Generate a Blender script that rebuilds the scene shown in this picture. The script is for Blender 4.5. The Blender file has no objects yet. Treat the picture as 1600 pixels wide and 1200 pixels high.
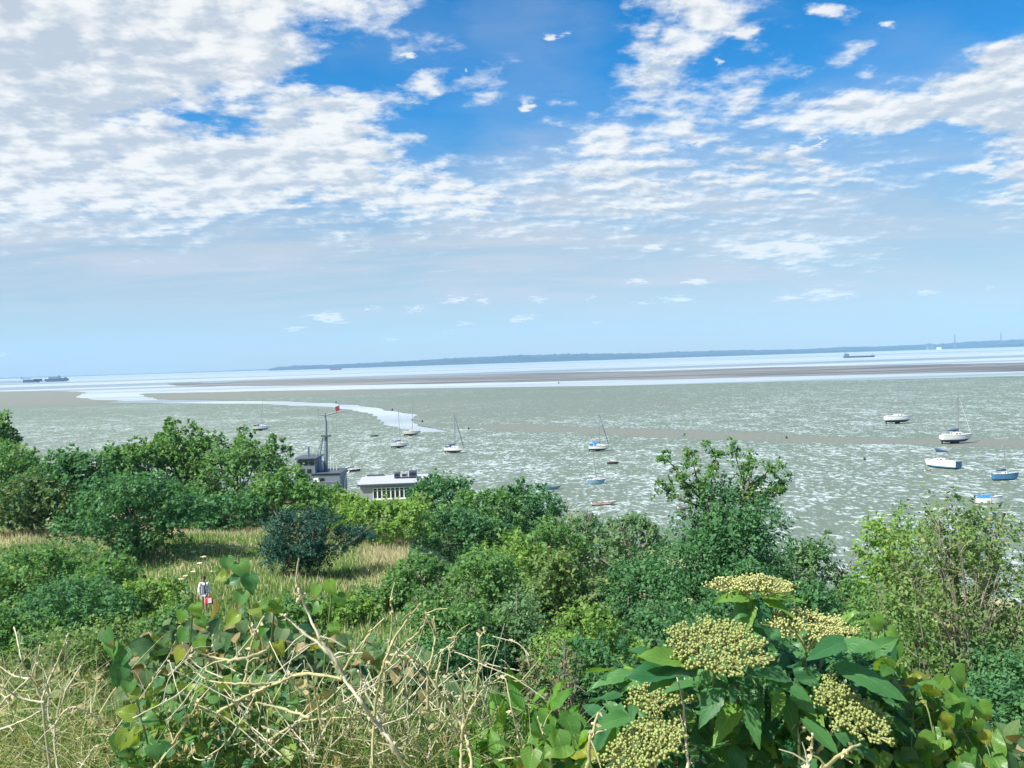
import bpy, bmesh, math, random
import numpy as np
from mathutils import Vector, Matrix, Euler

sc = bpy.context.scene
COL = sc.collection
R = math.radians
random.seed(7)
rng = np.random.default_rng(7)

# ------------------------------------------------------------------ camera
F_PX = 1350.0                       # focal length in pixels of a 1600 px wide picture
CAM = Vector((0.0, 0.0, 23.0))
TILT = R(1.83)
PITCH = math.atan(37.0 / F_PX)
fwd = Vector((0, math.cos(PITCH), -math.sin(PITCH)))
up0 = Vector((0, math.sin(PITCH), math.cos(PITCH)))
rt0 = Vector((1, 0, 0))
c_r = rt0 * math.cos(TILT) - up0 * math.sin(TILT)
c_u = rt0 * math.sin(TILT) + up0 * math.cos(TILT)
cam_d = bpy.data.cameras.new('camera')
cam = bpy.data.objects.new('camera', cam_d)
COL.objects.link(cam)
cam.matrix_world = Matrix(((c_r.x, c_u.x, -fwd.x, CAM.x), (c_r.y, c_u.y, -fwd.y, CAM.y),
                           (c_r.z, c_u.z, -fwd.z, CAM.z), (0, 0, 0, 1)))
cam_d.sensor_width = 36.0
cam_d.lens = 36.0 * F_PX / 1600.0
cam_d.clip_start = 0.05
cam_d.clip_end = 60000.0
sc.camera = cam


def ray(px, py):
    d = fwd + c_r * ((px - 800) / F_PX) + c_u * (-(py - 600) / F_PX)
    return d.normalized()


def at_z(px, py, z=0.0):
    d = ray(px, py)
    t = (z - CAM.z) / min(d.z, -1e-4)
    return CAM + d * t


def at_y(px, py, Y):
    d = ray(px, py)
    return CAM + d * (Y / d.y)


# ------------------------------------------------------------------ helpers
def new_mat(name):
    m = bpy.data.materials.new(name)
    m.use_nodes = True
    nt = m.node_tree
    nt.nodes.clear()
    return m, nt


class NT:
    """tiny wrapper for building node trees"""
    def __init__(self, nt):
        self.nt = nt

    def n(self, kind, **kw):
        nd = self.nt.nodes.new(kind)
        for k, v in kw.items():
            setattr(nd, k, v)
        return nd

    def link(self, a, b):
        self.nt.links.new(a, b)

    def put(self, sock, v):
        if hasattr(v, 'is_linked') or hasattr(v, 'links'):
            self.link(v, sock)
        else:
            sock.default_value = v

    def math(self, op, a, b=0.0, c=None, clamp=False):
        nd = self.n('ShaderNodeMath', operation=op, use_clamp=clamp)
        self.put(nd.inputs[0], a)
        self.put(nd.inputs[1], b)
        if c is not None:
            self.put(nd.inputs[2], c)
        return nd.outputs[0]

    def vmath(self, op, a, b=None, c=None, scale=None):
        nd = self.n('ShaderNodeVectorMath', operation=op)
        self.put(nd.inputs[0], a)
        if b is not None:
            self.put(nd.inputs[1], b)
        if c is not None:
            self.put(nd.inputs[2], c)
        if scale is not None:
            self.put(nd.inputs['Scale'], scale)
        return nd.outputs['Value'] if op in ('DOT_PRODUCT', 'LENGTH', 'DISTANCE') else nd.outputs[0]

    def mix(self, fac, a, b):
        nd = self.n('ShaderNodeMix', data_type='RGBA')
        self.put(nd.inputs['Factor'], fac)
        self.put(nd.inputs[6], a)
        self.put(nd.inputs[7], b)
        return nd.outputs[2]

    def noise(self, vec, scale, detail=4.0, rough=0.5, dist=0.0, lac=2.0):
        nd = self.n('ShaderNodeTexNoise')
        if vec is not None:
            self.link(vec, nd.inputs['Vector'])
        nd.inputs['Scale'].default_value = scale
        nd.inputs['Detail'].default_value = detail
        nd.inputs['Roughness'].default_value = rough
        nd.inputs['Lacunarity'].default_value = lac
        nd.inputs['Distortion'].default_value = dist
        return nd

    def smooth(self, v, lo, hi, to0=0.0, to1=1.0):
        nd = self.n('ShaderNodeMapRange', interpolation_type='SMOOTHSTEP')
        self.put(nd.inputs['Value'], v)
        self.put(nd.inputs['From Min'], lo)
        self.put(nd.inputs['From Max'], hi)
        self.put(nd.inputs['To Min'], to0)
        self.put(nd.inputs['To Max'], to1)
        return nd.outputs[0]

    def ramp(self, v, stops, interp='LINEAR'):
        nd = self.n('ShaderNodeValToRGB')
        cr = nd.color_ramp
        cr.interpolation = interp
        while len(cr.elements) < len(stops):
            cr.elements.new(0.5)
        for e, (p, c) in zip(cr.elements, stops):
            e.position = p
            e.color = (*c, 1.0)
        self.put(nd.inputs[0], v)
        return nd.outputs[0]


def c4(c):
    return (c[0], c[1], c[2], 1.0)


def simple_mat(name, col, rough=0.5, metal=0.0, var=0.15, scale=3.0, spec=0.5):
    """painted or weathered surface: base colour with a little soft procedural variation"""
    m, nt = new_mat(name)
    N = NT(nt)
    tc = N.n('ShaderNodeTexCoord')
    nz = N.noise(tc.outputs['Object'], scale, 4.0, 0.6)
    a = tuple(x * (1 - var) for x in col)
    b = tuple(min(1, x * (1 + var * 0.6)) for x in col)
    colr = N.mix(nz.outputs[0], c4(a), c4(b))
    p = N.n('ShaderNodeBsdfPrincipled')
    N.link(colr, p.inputs['Base Color'])
    p.inputs['Roughness'].default_value = rough
    p.inputs['Metallic'].default_value = metal
    p.inputs['Specular IOR Level'].default_value = spec
    o = N.n('ShaderNodeOutputMaterial')
    N.link(p.outputs[0], o.inputs[0])
    return m


def tag(o, label=None, cat=None, group=None, kind=None):
    if label:
        o['label'] = label
    if cat:
        o['category'] = cat
    if group:
        o['group'] = group
    if kind:
        o['kind'] = kind
    return o


def empty(name, loc=(0, 0, 0), rz=0.0):
    o = bpy.data.objects.new(name, None)
    o.empty_display_size = 0.2
    COL.objects.link(o)
    o.location = loc
    o.rotation_euler = (0, 0, rz)
    return o


def np_mesh(name, V, quads=None, tris=None, smooth=False):
    me = bpy.data.meshes.new(name)
    V = np.asarray(V, np.float32)
    me.vertices.add(len(V))
    me.vertices.foreach_set('co', V.ravel())
    loops, starts, totals = [], [], []
    s = 0
    if quads is not None and len(quads):
        q = np.asarray(quads, np.int32)
        loops.append(q.ravel())
        starts.append(np.arange(len(q), dtype=np.int32) * 4 + s)
        totals.append(np.full(len(q), 4, np.int32))
        s += q.size
    if tris is not None and len(tris):
        t = np.asarray(tris, np.int32)
        loops.append(t.ravel())
        starts.append(np.arange(len(t), dtype=np.int32) * 3 + s)
        totals.append(np.full(len(t), 3, np.int32))
        s += t.size
    L = np.concatenate(loops)
    me.loops.add(len(L))
    me.loops.foreach_set('vertex_index', L)
    st = np.concatenate(starts)
    tt = np.concatenate(totals)
    me.polygons.add(len(st))
    me.polygons.foreach_set('loop_start', st)
    me.polygons.foreach_set('loop_total', tt)
    if smooth:
        me.polygons.foreach_set('use_smooth', np.ones(len(st), dtype=bool))
    me.update(calc_edges=True)
    return me


def link_mesh(name, me, mat, parent=None):
    o = bpy.data.objects.new(name, me)
    COL.objects.link(o)
    if mat is not None:
        me.materials.append(mat)
    if parent is not None:
        o.parent = parent
    return o


class MB:
    """collects simple solids, then becomes one mesh object"""
    def __init__(self):
        self.v, self.f = [], []

    def add(self, vs, fs):
        b = len(self.v)
        self.v += [tuple(v) for v in vs]
        self.f += [tuple(i + b for i in f) for f in fs]
        return self

    def box(self, c, s, rz=0.0, taper=1.0):
        x, y, z = (d / 2 for d in s)
        ca, sa = math.cos(rz), math.sin(rz)
        vs = []
        for k, zz in enumerate((-z, z)):
            t = 1.0 if k == 0 else taper
            for (a, b) in ((-x, -y), (x, -y), (x, y), (-x, y)):
                a, b = a * t, b * t
                vs.append((c[0] + a * ca - b * sa, c[1] + a * sa + b * ca, c[2] + zz))
        return self.add(vs, [(3, 2, 1, 0), (4, 5, 6, 7), (0, 1, 5, 4), (1, 2, 6, 5), (2, 3, 7, 6), (3, 0, 4, 7)])

    def tube(self, pts, rad, n=6, cap=True):
        pts = [Vector(p) for p in pts]
        m = len(pts)
        if not hasattr(rad, '__len__'):
            rad = [rad] * m
        vs, fs = [], []
        prev = None
        for i, p in enumerate(pts):
            d = (pts[min(i + 1, m - 1)] - pts[max(i - 1, 0)])
            if d.length < 1e-9:
                d = Vector((0, 0, 1))
            d.normalize()
            if prev is None:
                a = Vector((0, 0, 1)) if abs(d.z) < 0.9 else Vector((1, 0, 0))
                u = d.cross(a).normalized()
            else:
                u = (prev - d * prev.dot(d))
                u = u.normalized() if u.length > 1e-6 else d.orthogonal().normalized()
            prev = u
            w = d.cross(u)
            for k in range(n):
                t = 2 * math.pi * k / n
                vs.append(p + (u * math.cos(t) + w * math.sin(t)) * rad[i])
        for i in range(m - 1):
            for k in range(n):
                k2 = (k + 1) % n
                fs.append((i * n + k, i * n + k2, (i + 1) * n + k2, (i + 1) * n + k))
        if cap:
            fs.append(tuple(range(n - 1, -1, -1)))
            fs.append(tuple((m - 1) * n + k for k in range(n)))
        return self.add(vs, fs)

    def sphere(self, c, r, nu=10, nv=6, sc_=(1, 1, 1)):
        vs, fs = [], []
        vs.append((c[0], c[1], c[2] - r * sc_[2]))
        for j in range(1, nv):
            t = -math.pi / 2 + math.pi * j / nv
            for i in range(nu):
                p = 2 * math.pi * i / nu
                vs.append((c[0] + r * sc_[0] * math.cos(t) * math.cos(p), c[1] + r * sc_[1] * math.cos(t) * math.sin(p),
                           c[2] + r * sc_[2] * math.sin(t)))
        vs.append((c[0], c[1], c[2] + r * sc_[2]))
        for i in range(nu):
            fs.append((0, 1 + (i + 1) % nu, 1 + i))
            fs.append((len(vs) - 1, 1 + (nv - 2) * nu + i, 1 + (nv - 2) * nu + (i + 1) % nu))
        for j in range(nv - 2):
            for i in range(nu):
                a = 1 + j * nu
                fs.append((a + i, a + (i + 1) % nu, a + nu + (i + 1) % nu, a + nu + i))
        return self.add(vs, fs)

    def build(self, name, mat, parent=None, smooth=False, bevel=0.0):
        me = bpy.data.meshes.new(name)
        me.from_pydata(self.v, [], self.f)
        me.update()
        if smooth:
            me.polygons.foreach_set('use_smooth', np.ones(len(me.polygons), dtype=bool))
        o = link_mesh(name, me, mat, parent)
        if bevel > 0:
            b = o.modifiers.new('bevel', 'BEVEL')
            b.width = bevel
            b.segments = 2
            b.limit_method = 'ANGLE'
        return o


# ------------------------------------------------------------------ render settings
sc.render.engine = 'CYCLES'
sc.view_settings.view_transform = 'Standard'
sc.view_settings.look = 'None'
sc.view_settings.gamma = 1.0
sc.view_settings.use_curve_mapping = False
sc.view_settings.exposure = 0.88
cy = sc.cycles
cy.use_denoising = True
cy.denoiser = 'OPENIMAGEDENOISE'
cy.denoising_input_passes = 'RGB_ALBEDO_NORMAL'
cy.max_bounces = 6
cy.diffuse_bounces = 3
cy.glossy_bounces = 2
cy.transmission_bounces = 4
cy.transparent_max_bounces = 8
cy.volume_bounces = 1
cy.caustics_reflective = False
cy.caustics_refractive = False
cy.sample_clamp_indirect = 4.0
# ------------------------------------------------------------------ sun and sky
SUN_EL, SUN_AZ = R(51), R(-124)           # azimuth from +Y towards +X
sun_d = bpy.data.lights.new('sun', 'SUN')
sun_d.energy = 4.7
sun_d.angle = R(0.5)
sun_d.color = (1.0, 0.965, 0.90)
sun = bpy.data.objects.new('sun', sun_d)
COL.objects.link(sun)
to_sun = Vector((math.sin(SUN_AZ) * math.cos(SUN_EL), math.cos(SUN_AZ) * math.cos(SUN_EL), math.sin(SUN_EL)))
sun.rotation_euler = to_sun.to_track_quat('Z', 'Y').to_euler()
sun.location = (0, 0, 60)

world = bpy.data.worlds.new("World")
sc.world = world
world.use_nodes = True
wnt = world.node_tree
wnt.nodes.clear()
W = NT(wnt)
sky = W.n('ShaderNodeTexSky', sky_type='NISHITA', sun_disc=False)
sky.sun_elevation = SUN_EL
sky.sun_rotation = SUN_AZ
sky.air_density = 1.0
sky.dust_density = 0.4
sky.ozone_density = 3.0
hs = W.n('ShaderNodeHueSaturation')
hs.inputs['Saturation'].default_value = 1.5
hs.inputs['Value'].default_value = 1.0
W.link(sky.outputs[0], hs.inputs['Color'])
bg_sky = W.n('ShaderNodeBackground')
bg_sky.inputs['Strength'].default_value = 0.066

tc = W.n('ShaderNodeTexCoord')
dirv = tc.outputs['Generated']
sep = W.n('ShaderNodeSeparateXYZ')
W.link(dirv, sep.inputs[0])
dx, dy, dz = sep.outputs
# cloud deck: project the direction on a flat layer overhead
dzc = W.math('MAXIMUM', dz, 0.0)
den = W.math('ADD', dzc, 0.13)
inv = W.math('DIVIDE', 1.0, den)
cmb = W.n('ShaderNodeCombineXYZ')
W.link(W.math('MULTIPLY', dx, inv), cmb.inputs[0])
W.link(W.math('MULTIPLY', dy, inv), cmb.inputs[1])
plane = cmb.outputs[0]
# bearing and height of the cloud banks (a chart of the sky ahead)
iy = W.math('DIVIDE', 1.0, W.math('MAXIMUM', dy, 0.08))
gx = W.math('MULTIPLY', dx, iy)
gz = W.math('MULTIPLY', dzc, iy)
wn = W.noise(plane, 4.0, 5.0, 0.62)
wsep = W.n('ShaderNodeSeparateColor')
W.link(wn.outputs['Color'], wsep.inputs[0])
wob = W.smooth(gz, 0.03, 0.3, 0.35, 1.0)
gxw = W.math('MULTIPLY_ADD', W.math('MULTIPLY', W.math('SUBTRACT', wsep.outputs[0], 0.5), wob), 0.20, gx)
gzw = W.math('MULTIPLY_ADD', W.math('MULTIPLY', W.math('SUBTRACT', wsep.outputs[1], 0.5), wob), 0.085, gz)
ct, st_ = math.cos(TILT), math.sin(TILT)
uu = W.math('MULTIPLY_ADD', gxw, F_PX / 1600.0, 0.5, clamp=True)
vv = W.math('DIVIDE', W.math('SUBTRACT', 562.0, W.math('MULTIPLY', W.math('MULTIPLY_ADD', gxw, st_, W.math('MULTIPLY', gzw, ct)), F_PX)), 45.0)
#        lumpy cover                          thin veil                            greyness
CHART = [
 ('99999999876542100001574210000000', '00000000000000011100001110000000', '35543322110000000000000000000000'),
 ('99999999865431110002674221310000', '00000000000011122210000000011100', '45554332110000000000000000000012'),
 ('99999999864322221011463211301367', '00000000000111122210000000112222', '56665433210000000000000000001134'),
 ('99999999842023441013555422234689', '11000000000000012210000001122333', '66665433210000000000000000012455'),
 ('99997422478631001332443567888999', '11111000000000011111112222233334', '45554322233100000000000001234556'),
 ('99999888889863111355444333222256', '11111111111111123343333333333334', '33333334433210000011112222222233'),
 ('99999999988865444466666665443249', '22222222222222345555555555555555', '22333334333221111122222333332144'),
 ('99888878756767654356665443322145', '66666655555555666777777777777666', '22222233322222112222222333333333'),
 ('44444443224434443344444432211012', '88888776667778888888888877776666', '22222222222222222222222222222222'),
 ('11111111111111111111112344321100', '88888888888888888888888887777666', '22222233333333333333332211222222'),
 ('00000000000000000000000000000000', '77777777777778888888888888877666', '33333333333333333333333333333333'),
 ('00000000000000000000000000000000', '55555555555555566666666666665554', '33333333333333333333333333333333'),
 ('00000000000000000000000000000000', '44444444444444444444444444444444', '33333333333333333333333333333333'),
]
acc = None
for j, (a, b, c) in enumerate(CHART):
    stops = [(i / 31.0, (int(a[i]) / 9.0, int(b[i]) / 9.0, int(c[i]) / 9.0)) for i in range(32)]
    col = W.ramp(uu, stops)
    acc = col if acc is None else W.mix(W.math('SUBTRACT', vv, float(j - 1), clamp=True), acc, col)
csep = W.n('ShaderNodeSeparateColor')
W.link(acc, csep.inputs[0])
cov, veil, grey = csep.outputs
# cloud lumps, and the same field a step nearer the sun for light and shade on them
sdir = Vector((math.sin(SUN_AZ), math.cos(SUN_AZ), 0)) * 0.030
lump = W.noise(plane, 6.8, 9.0, 0.62, 0.0)
p2 = W.vmath('ADD', plane, (sdir.x, sdir.y - 0.02, 0.0))
lump2 = W.noise(p2, 6.8, 4.0, 0.57, 0.0)
big = W.noise(plane, 2.2, 3.0, 0.5)
f = W.math('ADD', W.math('MULTIPLY', W.math('SUBTRACT', lump.outputs[0], 0.5), 3.3),
           W.math('MULTIPLY', W.math('SUBTRACT', big.outputs[0], 0.5), 1.2))
field = W.math('ADD', f, W.math('MULTIPLY_ADD', cov, 1.85, -0.74))
dens = W.smooth(field, -0.38, 0.70)
dens = W.math('MULTIPLY', dens, W.smooth(cov, 0.02, 0.12))
# small separate puffs low over the water: (photo-chart x, y, half width, half height)
PUFFS = [(1030, 385, 18, 5), (590, 478, 10, 5), (760, 468, 14, 4), (1010, 472, 12, 3), (700, 520, 8, 3), (575, 150, 24, 9), (1110, 225, 14, 8), (545, 40, 8, 4), (760, 110, 8, 4), (850, 170, 20, 6), (600, 165, 30, 7), (1260, 235, 16, 9), (1300, 222, 9, 14), (900, 60, 14, 6), (1420, 40, 20, 6), (1555, 260, 30, 22), (5, 552, 12, 4), (520, 495, 36, 10), (466, 512, 18, 4), (722, 467, 40, 6), (822, 498, 24, 6), (655, 483, 16, 5), (735, 504, 12, 4),
         (1065, 467, 28, 6), (1003, 438, 18, 7), (1095, 438, 18, 8), (1302, 458, 40, 11), (1235, 466, 22, 6), (850, 467, 16, 5),
         (930, 464, 9, 5), (1550, 449, 12, 4), (1455, 456, 18, 4), (935, 503, 10, 3), (1240, 385, 130, 27), (615, 530, 9, 3),
         (690, 135, 42, 24), (1150, 99, 12, 11), (1195, 56, 34, 10), (1320, 20, 32, 11), (680, 92, 14, 6)]
pv = W.n('ShaderNodeCombineXYZ')
pn = W.noise(plane, 17.0, 5.0, 0.6)
psep = W.n('ShaderNodeSeparateColor')
W.link(pn.outputs['Color'], psep.inputs[0])
W.link(W.math('MULTIPLY_ADD', W.math('SUBTRACT', psep.outputs[0], 0.5), 0.055, gx), pv.inputs[0])
W.link(W.math('MULTIPLY_ADD', W.math('SUBTRACT', psep.outputs[1], 0.5), 0.020, gz), pv.inputs[2])
dmin = None
for (px, py, sx, sy) in PUFFS:
    X, Z = (px - 800) / F_PX, (562 - py) / F_PX
    Xw, Zw = X * ct - Z * st_, Z * ct - X * st_ 
    Xw, Zw = X * ct + Z * st_ * 0 - Z * st_, Z * ct - X * st_
    k = W.vmath('MULTIPLY_ADD', pv.outputs[0], (F_PX / sx, 0, F_PX / sy), (-Xw * F_PX / sx, 0, -Zw * F_PX / sy))
    L = W.vmath('LENGTH', k)
    dmin = L if dmin is None else W.math('MINIMUM', dmin, L)
puff = W.math('MULTIPLY', W.smooth(W.math('ADD', dmin, W.math('MULTIPLY', W.math('SUBTRACT', lump.outputs[0], 0.5), -3.4)), 1.15, 0.2), 0.95)
vn = W.noise(W.vmath('MULTIPLY', plane, (0.6, 1.6, 1.0)), 1.6, 6.0, 0.6, 0.6)
veilf = W.math('MULTIPLY', veil, W.smooth(vn.outputs[0], 0.25, 0.75, 0.55, 1.25))
# light on the lumps
emb = W.math('SUBTRACT', lump.outputs[0], lump2.outputs[0])
lit = W.smooth(W.math('MULTIPLY_ADD', emb, 2.6, W.math('MULTIPLY_ADD', W.math('SUBTRACT', lump2.outputs[0], 0.5), -1.1, W.math('MULTIPLY_ADD', W.math('SUBTRACT', big.outputs[0], 0.5), 0.9, W.math('MULTIPLY_ADD', grey, -0.72, 0.68)))), 0.0, 0.9)
ccol = W.mix(lit, (0.58, 0.65, 0.74, 1), (1.0, 1.0, 0.98, 1))
vcol = (0.62, 0.66, 0.71, 1)
ccol = W.mix(puff, ccol, (0.97, 0.97, 0.96, 1))
alpha = W.math('MAXIMUM', dens, puff)
tot = W.math('MAXIMUM', alpha, W.math('MULTIPLY', veilf, 1.0, clamp=True))
ccol2 = W.mix(W.math('DIVIDE', alpha, W.math('MAXIMUM', tot, 0.001)), vcol, ccol)
bg_c = W.n('ShaderNodeBackground')
W.link(ccol2, bg_c.inputs['Color'])
bg_c.inputs['Strength'].default_value = 0.53
W.link(W.vmath('MULTIPLY', hs.outputs[0], W.mix(W.smooth(dz, 0.06, 0.30), (0.82, 0.87, 0.84, 1), (1.04, 1.30, 1.33, 1))), bg_sky.inputs['Color'])
mx = W.n('ShaderNodeMixShader')
W.link(W.math('MULTIPLY', tot, 0.97, clamp=True), mx.inputs[0])
W.link(bg_sky.outputs[0], mx.inputs[1])
W.link(bg_c.outputs[0], mx.inputs[2])
wo = W.n('ShaderNodeOutputWorld')
W.link(mx.outputs[0], wo.inputs[0])
world.cycles.sampling_method = 'MANUAL'
world.cycles.sample_map_resolution = 512
# ------------------------------------------------------------------ terrain, mud, water, far shore
PROF = np.array([(-60, 24.5), (-8, 22.2), (0, 21.4), (3, 20.3), (10, 17.6), (20, 14.4), (35, 11.6), (50, 9.5), (62, 8.7), (75, 7.7), (90, 5.9),
                 (105, 4.4), (122, 2.6), (134, 1.2), (146, 0.45), (156, -0.1), (170, -1.2)])


def terr(x, y):
    x = np.asarray(x, float)
    y = np.asarray(y, float)
    z = np.interp(y, PROF[:, 0], PROF[:, 1])
    w = np.clip((y - 12) / 25, 0, 1) * np.clip((140 - y) / 30, 0, 1)
    z = z + w * (0.55 * np.sin(x * 0.11 + y * 0.05 + 1.0) + 0.35 * np.sin(x * 0.23 - y * 0.17) + 0.2 * np.sin(x * 0.5 + y * 0.31))
    z = z + w * 0.022 * np.clip(-x - 5, 0, 60)
    # a gully falls away to the right of the grass slope
    dep = np.interp(y, [4, 10, 20, 32, 45, 60, 80, 95, 105, 112, 150, 170], [0, 1.6, 3.7, 5.3, 5.9, 6.0, 5.5, 5.1, 4.7, 4.6, 1.8, 0.3])
    q = np.clip((x + 0.135 * y) / (0.13 * y + 0.5), 0, 1)
    z = z - dep * q * q * (3 - 2 * q)
    q3 = np.clip((x - 0.16 * y) / (0.12 * y + 0.5), 0, 1)
    z = z - np.interp(y, [40, 62, 80, 92, 104, 120], [0, 1.6, 1.9, 1.3, 0.3, 0]) * q3 * q3 * (3 - 2 * q3)
    # and the near left falls away below the bushes
    d2 = np.interp(y, [4, 10, 20, 34, 46, 58], [0, 1.0, 2.4, 2.4, 1.4, 0])
    q2 = np.clip((-x - 0.36 * y) / (0.12 * y + 0.5), 0, 1)
    z = z - d2 * q2 * q2 * (3 - 2 * q2)
    return z


def T(x, y):
    return float(terr(x, y))


# hillside mesh
ys = np.concatenate([np.arange(-60, 0, 6), np.arange(0, 40, 1.0), np.arange(40, 100, 1.2), np.arange(100, 171, 2.5)])
xs = np.concatenate([np.arange(-260, -60, 10), np.arange(-60, 60.1, 1.2), np.arange(62, 261, 10)])
GX, GY = np.meshgrid(xs, ys)
GZ = terr(GX, GY) + rng.normal(0, 0.05, GX.shape) * (np.abs(GX) < 60)
V = np.stack([GX.ravel(), GY.ravel(), GZ.ravel()], 1)
nx, ny = len(xs), len(ys)
idx = np.arange(nx * ny).reshape(ny, nx)
Q = np.stack([idx[:-1, :-1].ravel(), idx[:-1, 1:].ravel(), idx[1:, 1:].ravel(), idx[1:, :-1].ravel()], 1)

m_hill, nt = new_mat('hillside_turf')
N = NT(nt)
geo = N.n('ShaderNodeNewGeometry')
pos = geo.outputs['Position']
n1 = N.noise(pos, 0.16, 4, 0.6)
n2 = N.noise(pos, 2.5, 5, 0.65)
n3 = N.noise(pos, 14.0, 3, 0.6)
green = N.mix(n2.outputs[0], (0.07, 0.13, 0.035, 1), (0.15, 0.21, 0.06, 1))
tan = N.mix(n3.outputs[0], (0.34, 0.30, 0.17, 1), (0.50, 0.45, 0.28, 1))
gcol = N.mix(N.smooth(n1.outputs[0], 0.47, 0.62), green, tan)
p = N.n('ShaderNodeBsdfPrincipled')
N.link(gcol, p.inputs['Base Color'])
p.inputs['Roughness'].default_value = 0.9
bmp = N.n('ShaderNodeBump')
bmp.inputs['Strength'].default_value = 0.6
bmp.inputs['Distance'].default_value = 0.15
N.link(n3.outputs[0], bmp.inputs['Height'])
N.link(bmp.outputs[0], p.inputs['Normal'])
N.link(p.outputs[0], N.n('ShaderNodeOutputMaterial').inputs[0])
hill = link_mesh('hillside', np_mesh('hillside', V, Q, smooth=True), m_hill)
tag(hill, kind='structure')

# water: one sheet to the horizon
m_sea, nt = new_mat('estuary_water')
N = NT(nt)
geo = N.n('ShaderNodeNewGeometry')
pos = geo.outputs['Position']
st1 = N.noise(N.vmath('MULTIPLY', pos, (0.00020, 0.0034, 1.0)), 1.0, 4, 0.62, 0.3)
rp = N.noise(N.vmath('MULTIPLY', pos, (0.05, 0.12, 1.0)), 1.0, 4, 0.6)
p = N.n('ShaderNodeBsdfPrincipled')
wcol = N.mix(N.smooth(st1.outputs[0], 0.38, 0.62), (0.17, 0.22, 0.25, 1), (0.45, 0.50, 0.52, 1))  # pale bands paint glitter and reflected sky into the water colour
N.link(wcol, p.inputs['Base Color'])
N.link(N.smooth(st1.outputs[0], 0.35, 0.65, 0.42, 0.22), p.inputs['Roughness'])
p.inputs['IOR'].default_value = 1.33
bmp = N.n('ShaderNodeBump')
bmp.inputs['Strength'].default_value = 0.12
bmp.inputs['Distance'].default_value = 0.3
N.link(rp.outputs[0], bmp.inputs['Height'])
N.link(bmp.outputs[0], p.inputs['Normal'])
N.link(p.outputs[0], N.n('ShaderNodeOutputMaterial').inputs[0])
sea = link_mesh('estuary_water', np_mesh('estuary_water', [(-12500, 58, 0), (12500, 58, 0), (12500, 11200, 0), (-12500, 11200, 0)], [(0, 1, 2, 3)]), m_sea)
tag(sea, kind='structure')

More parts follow.
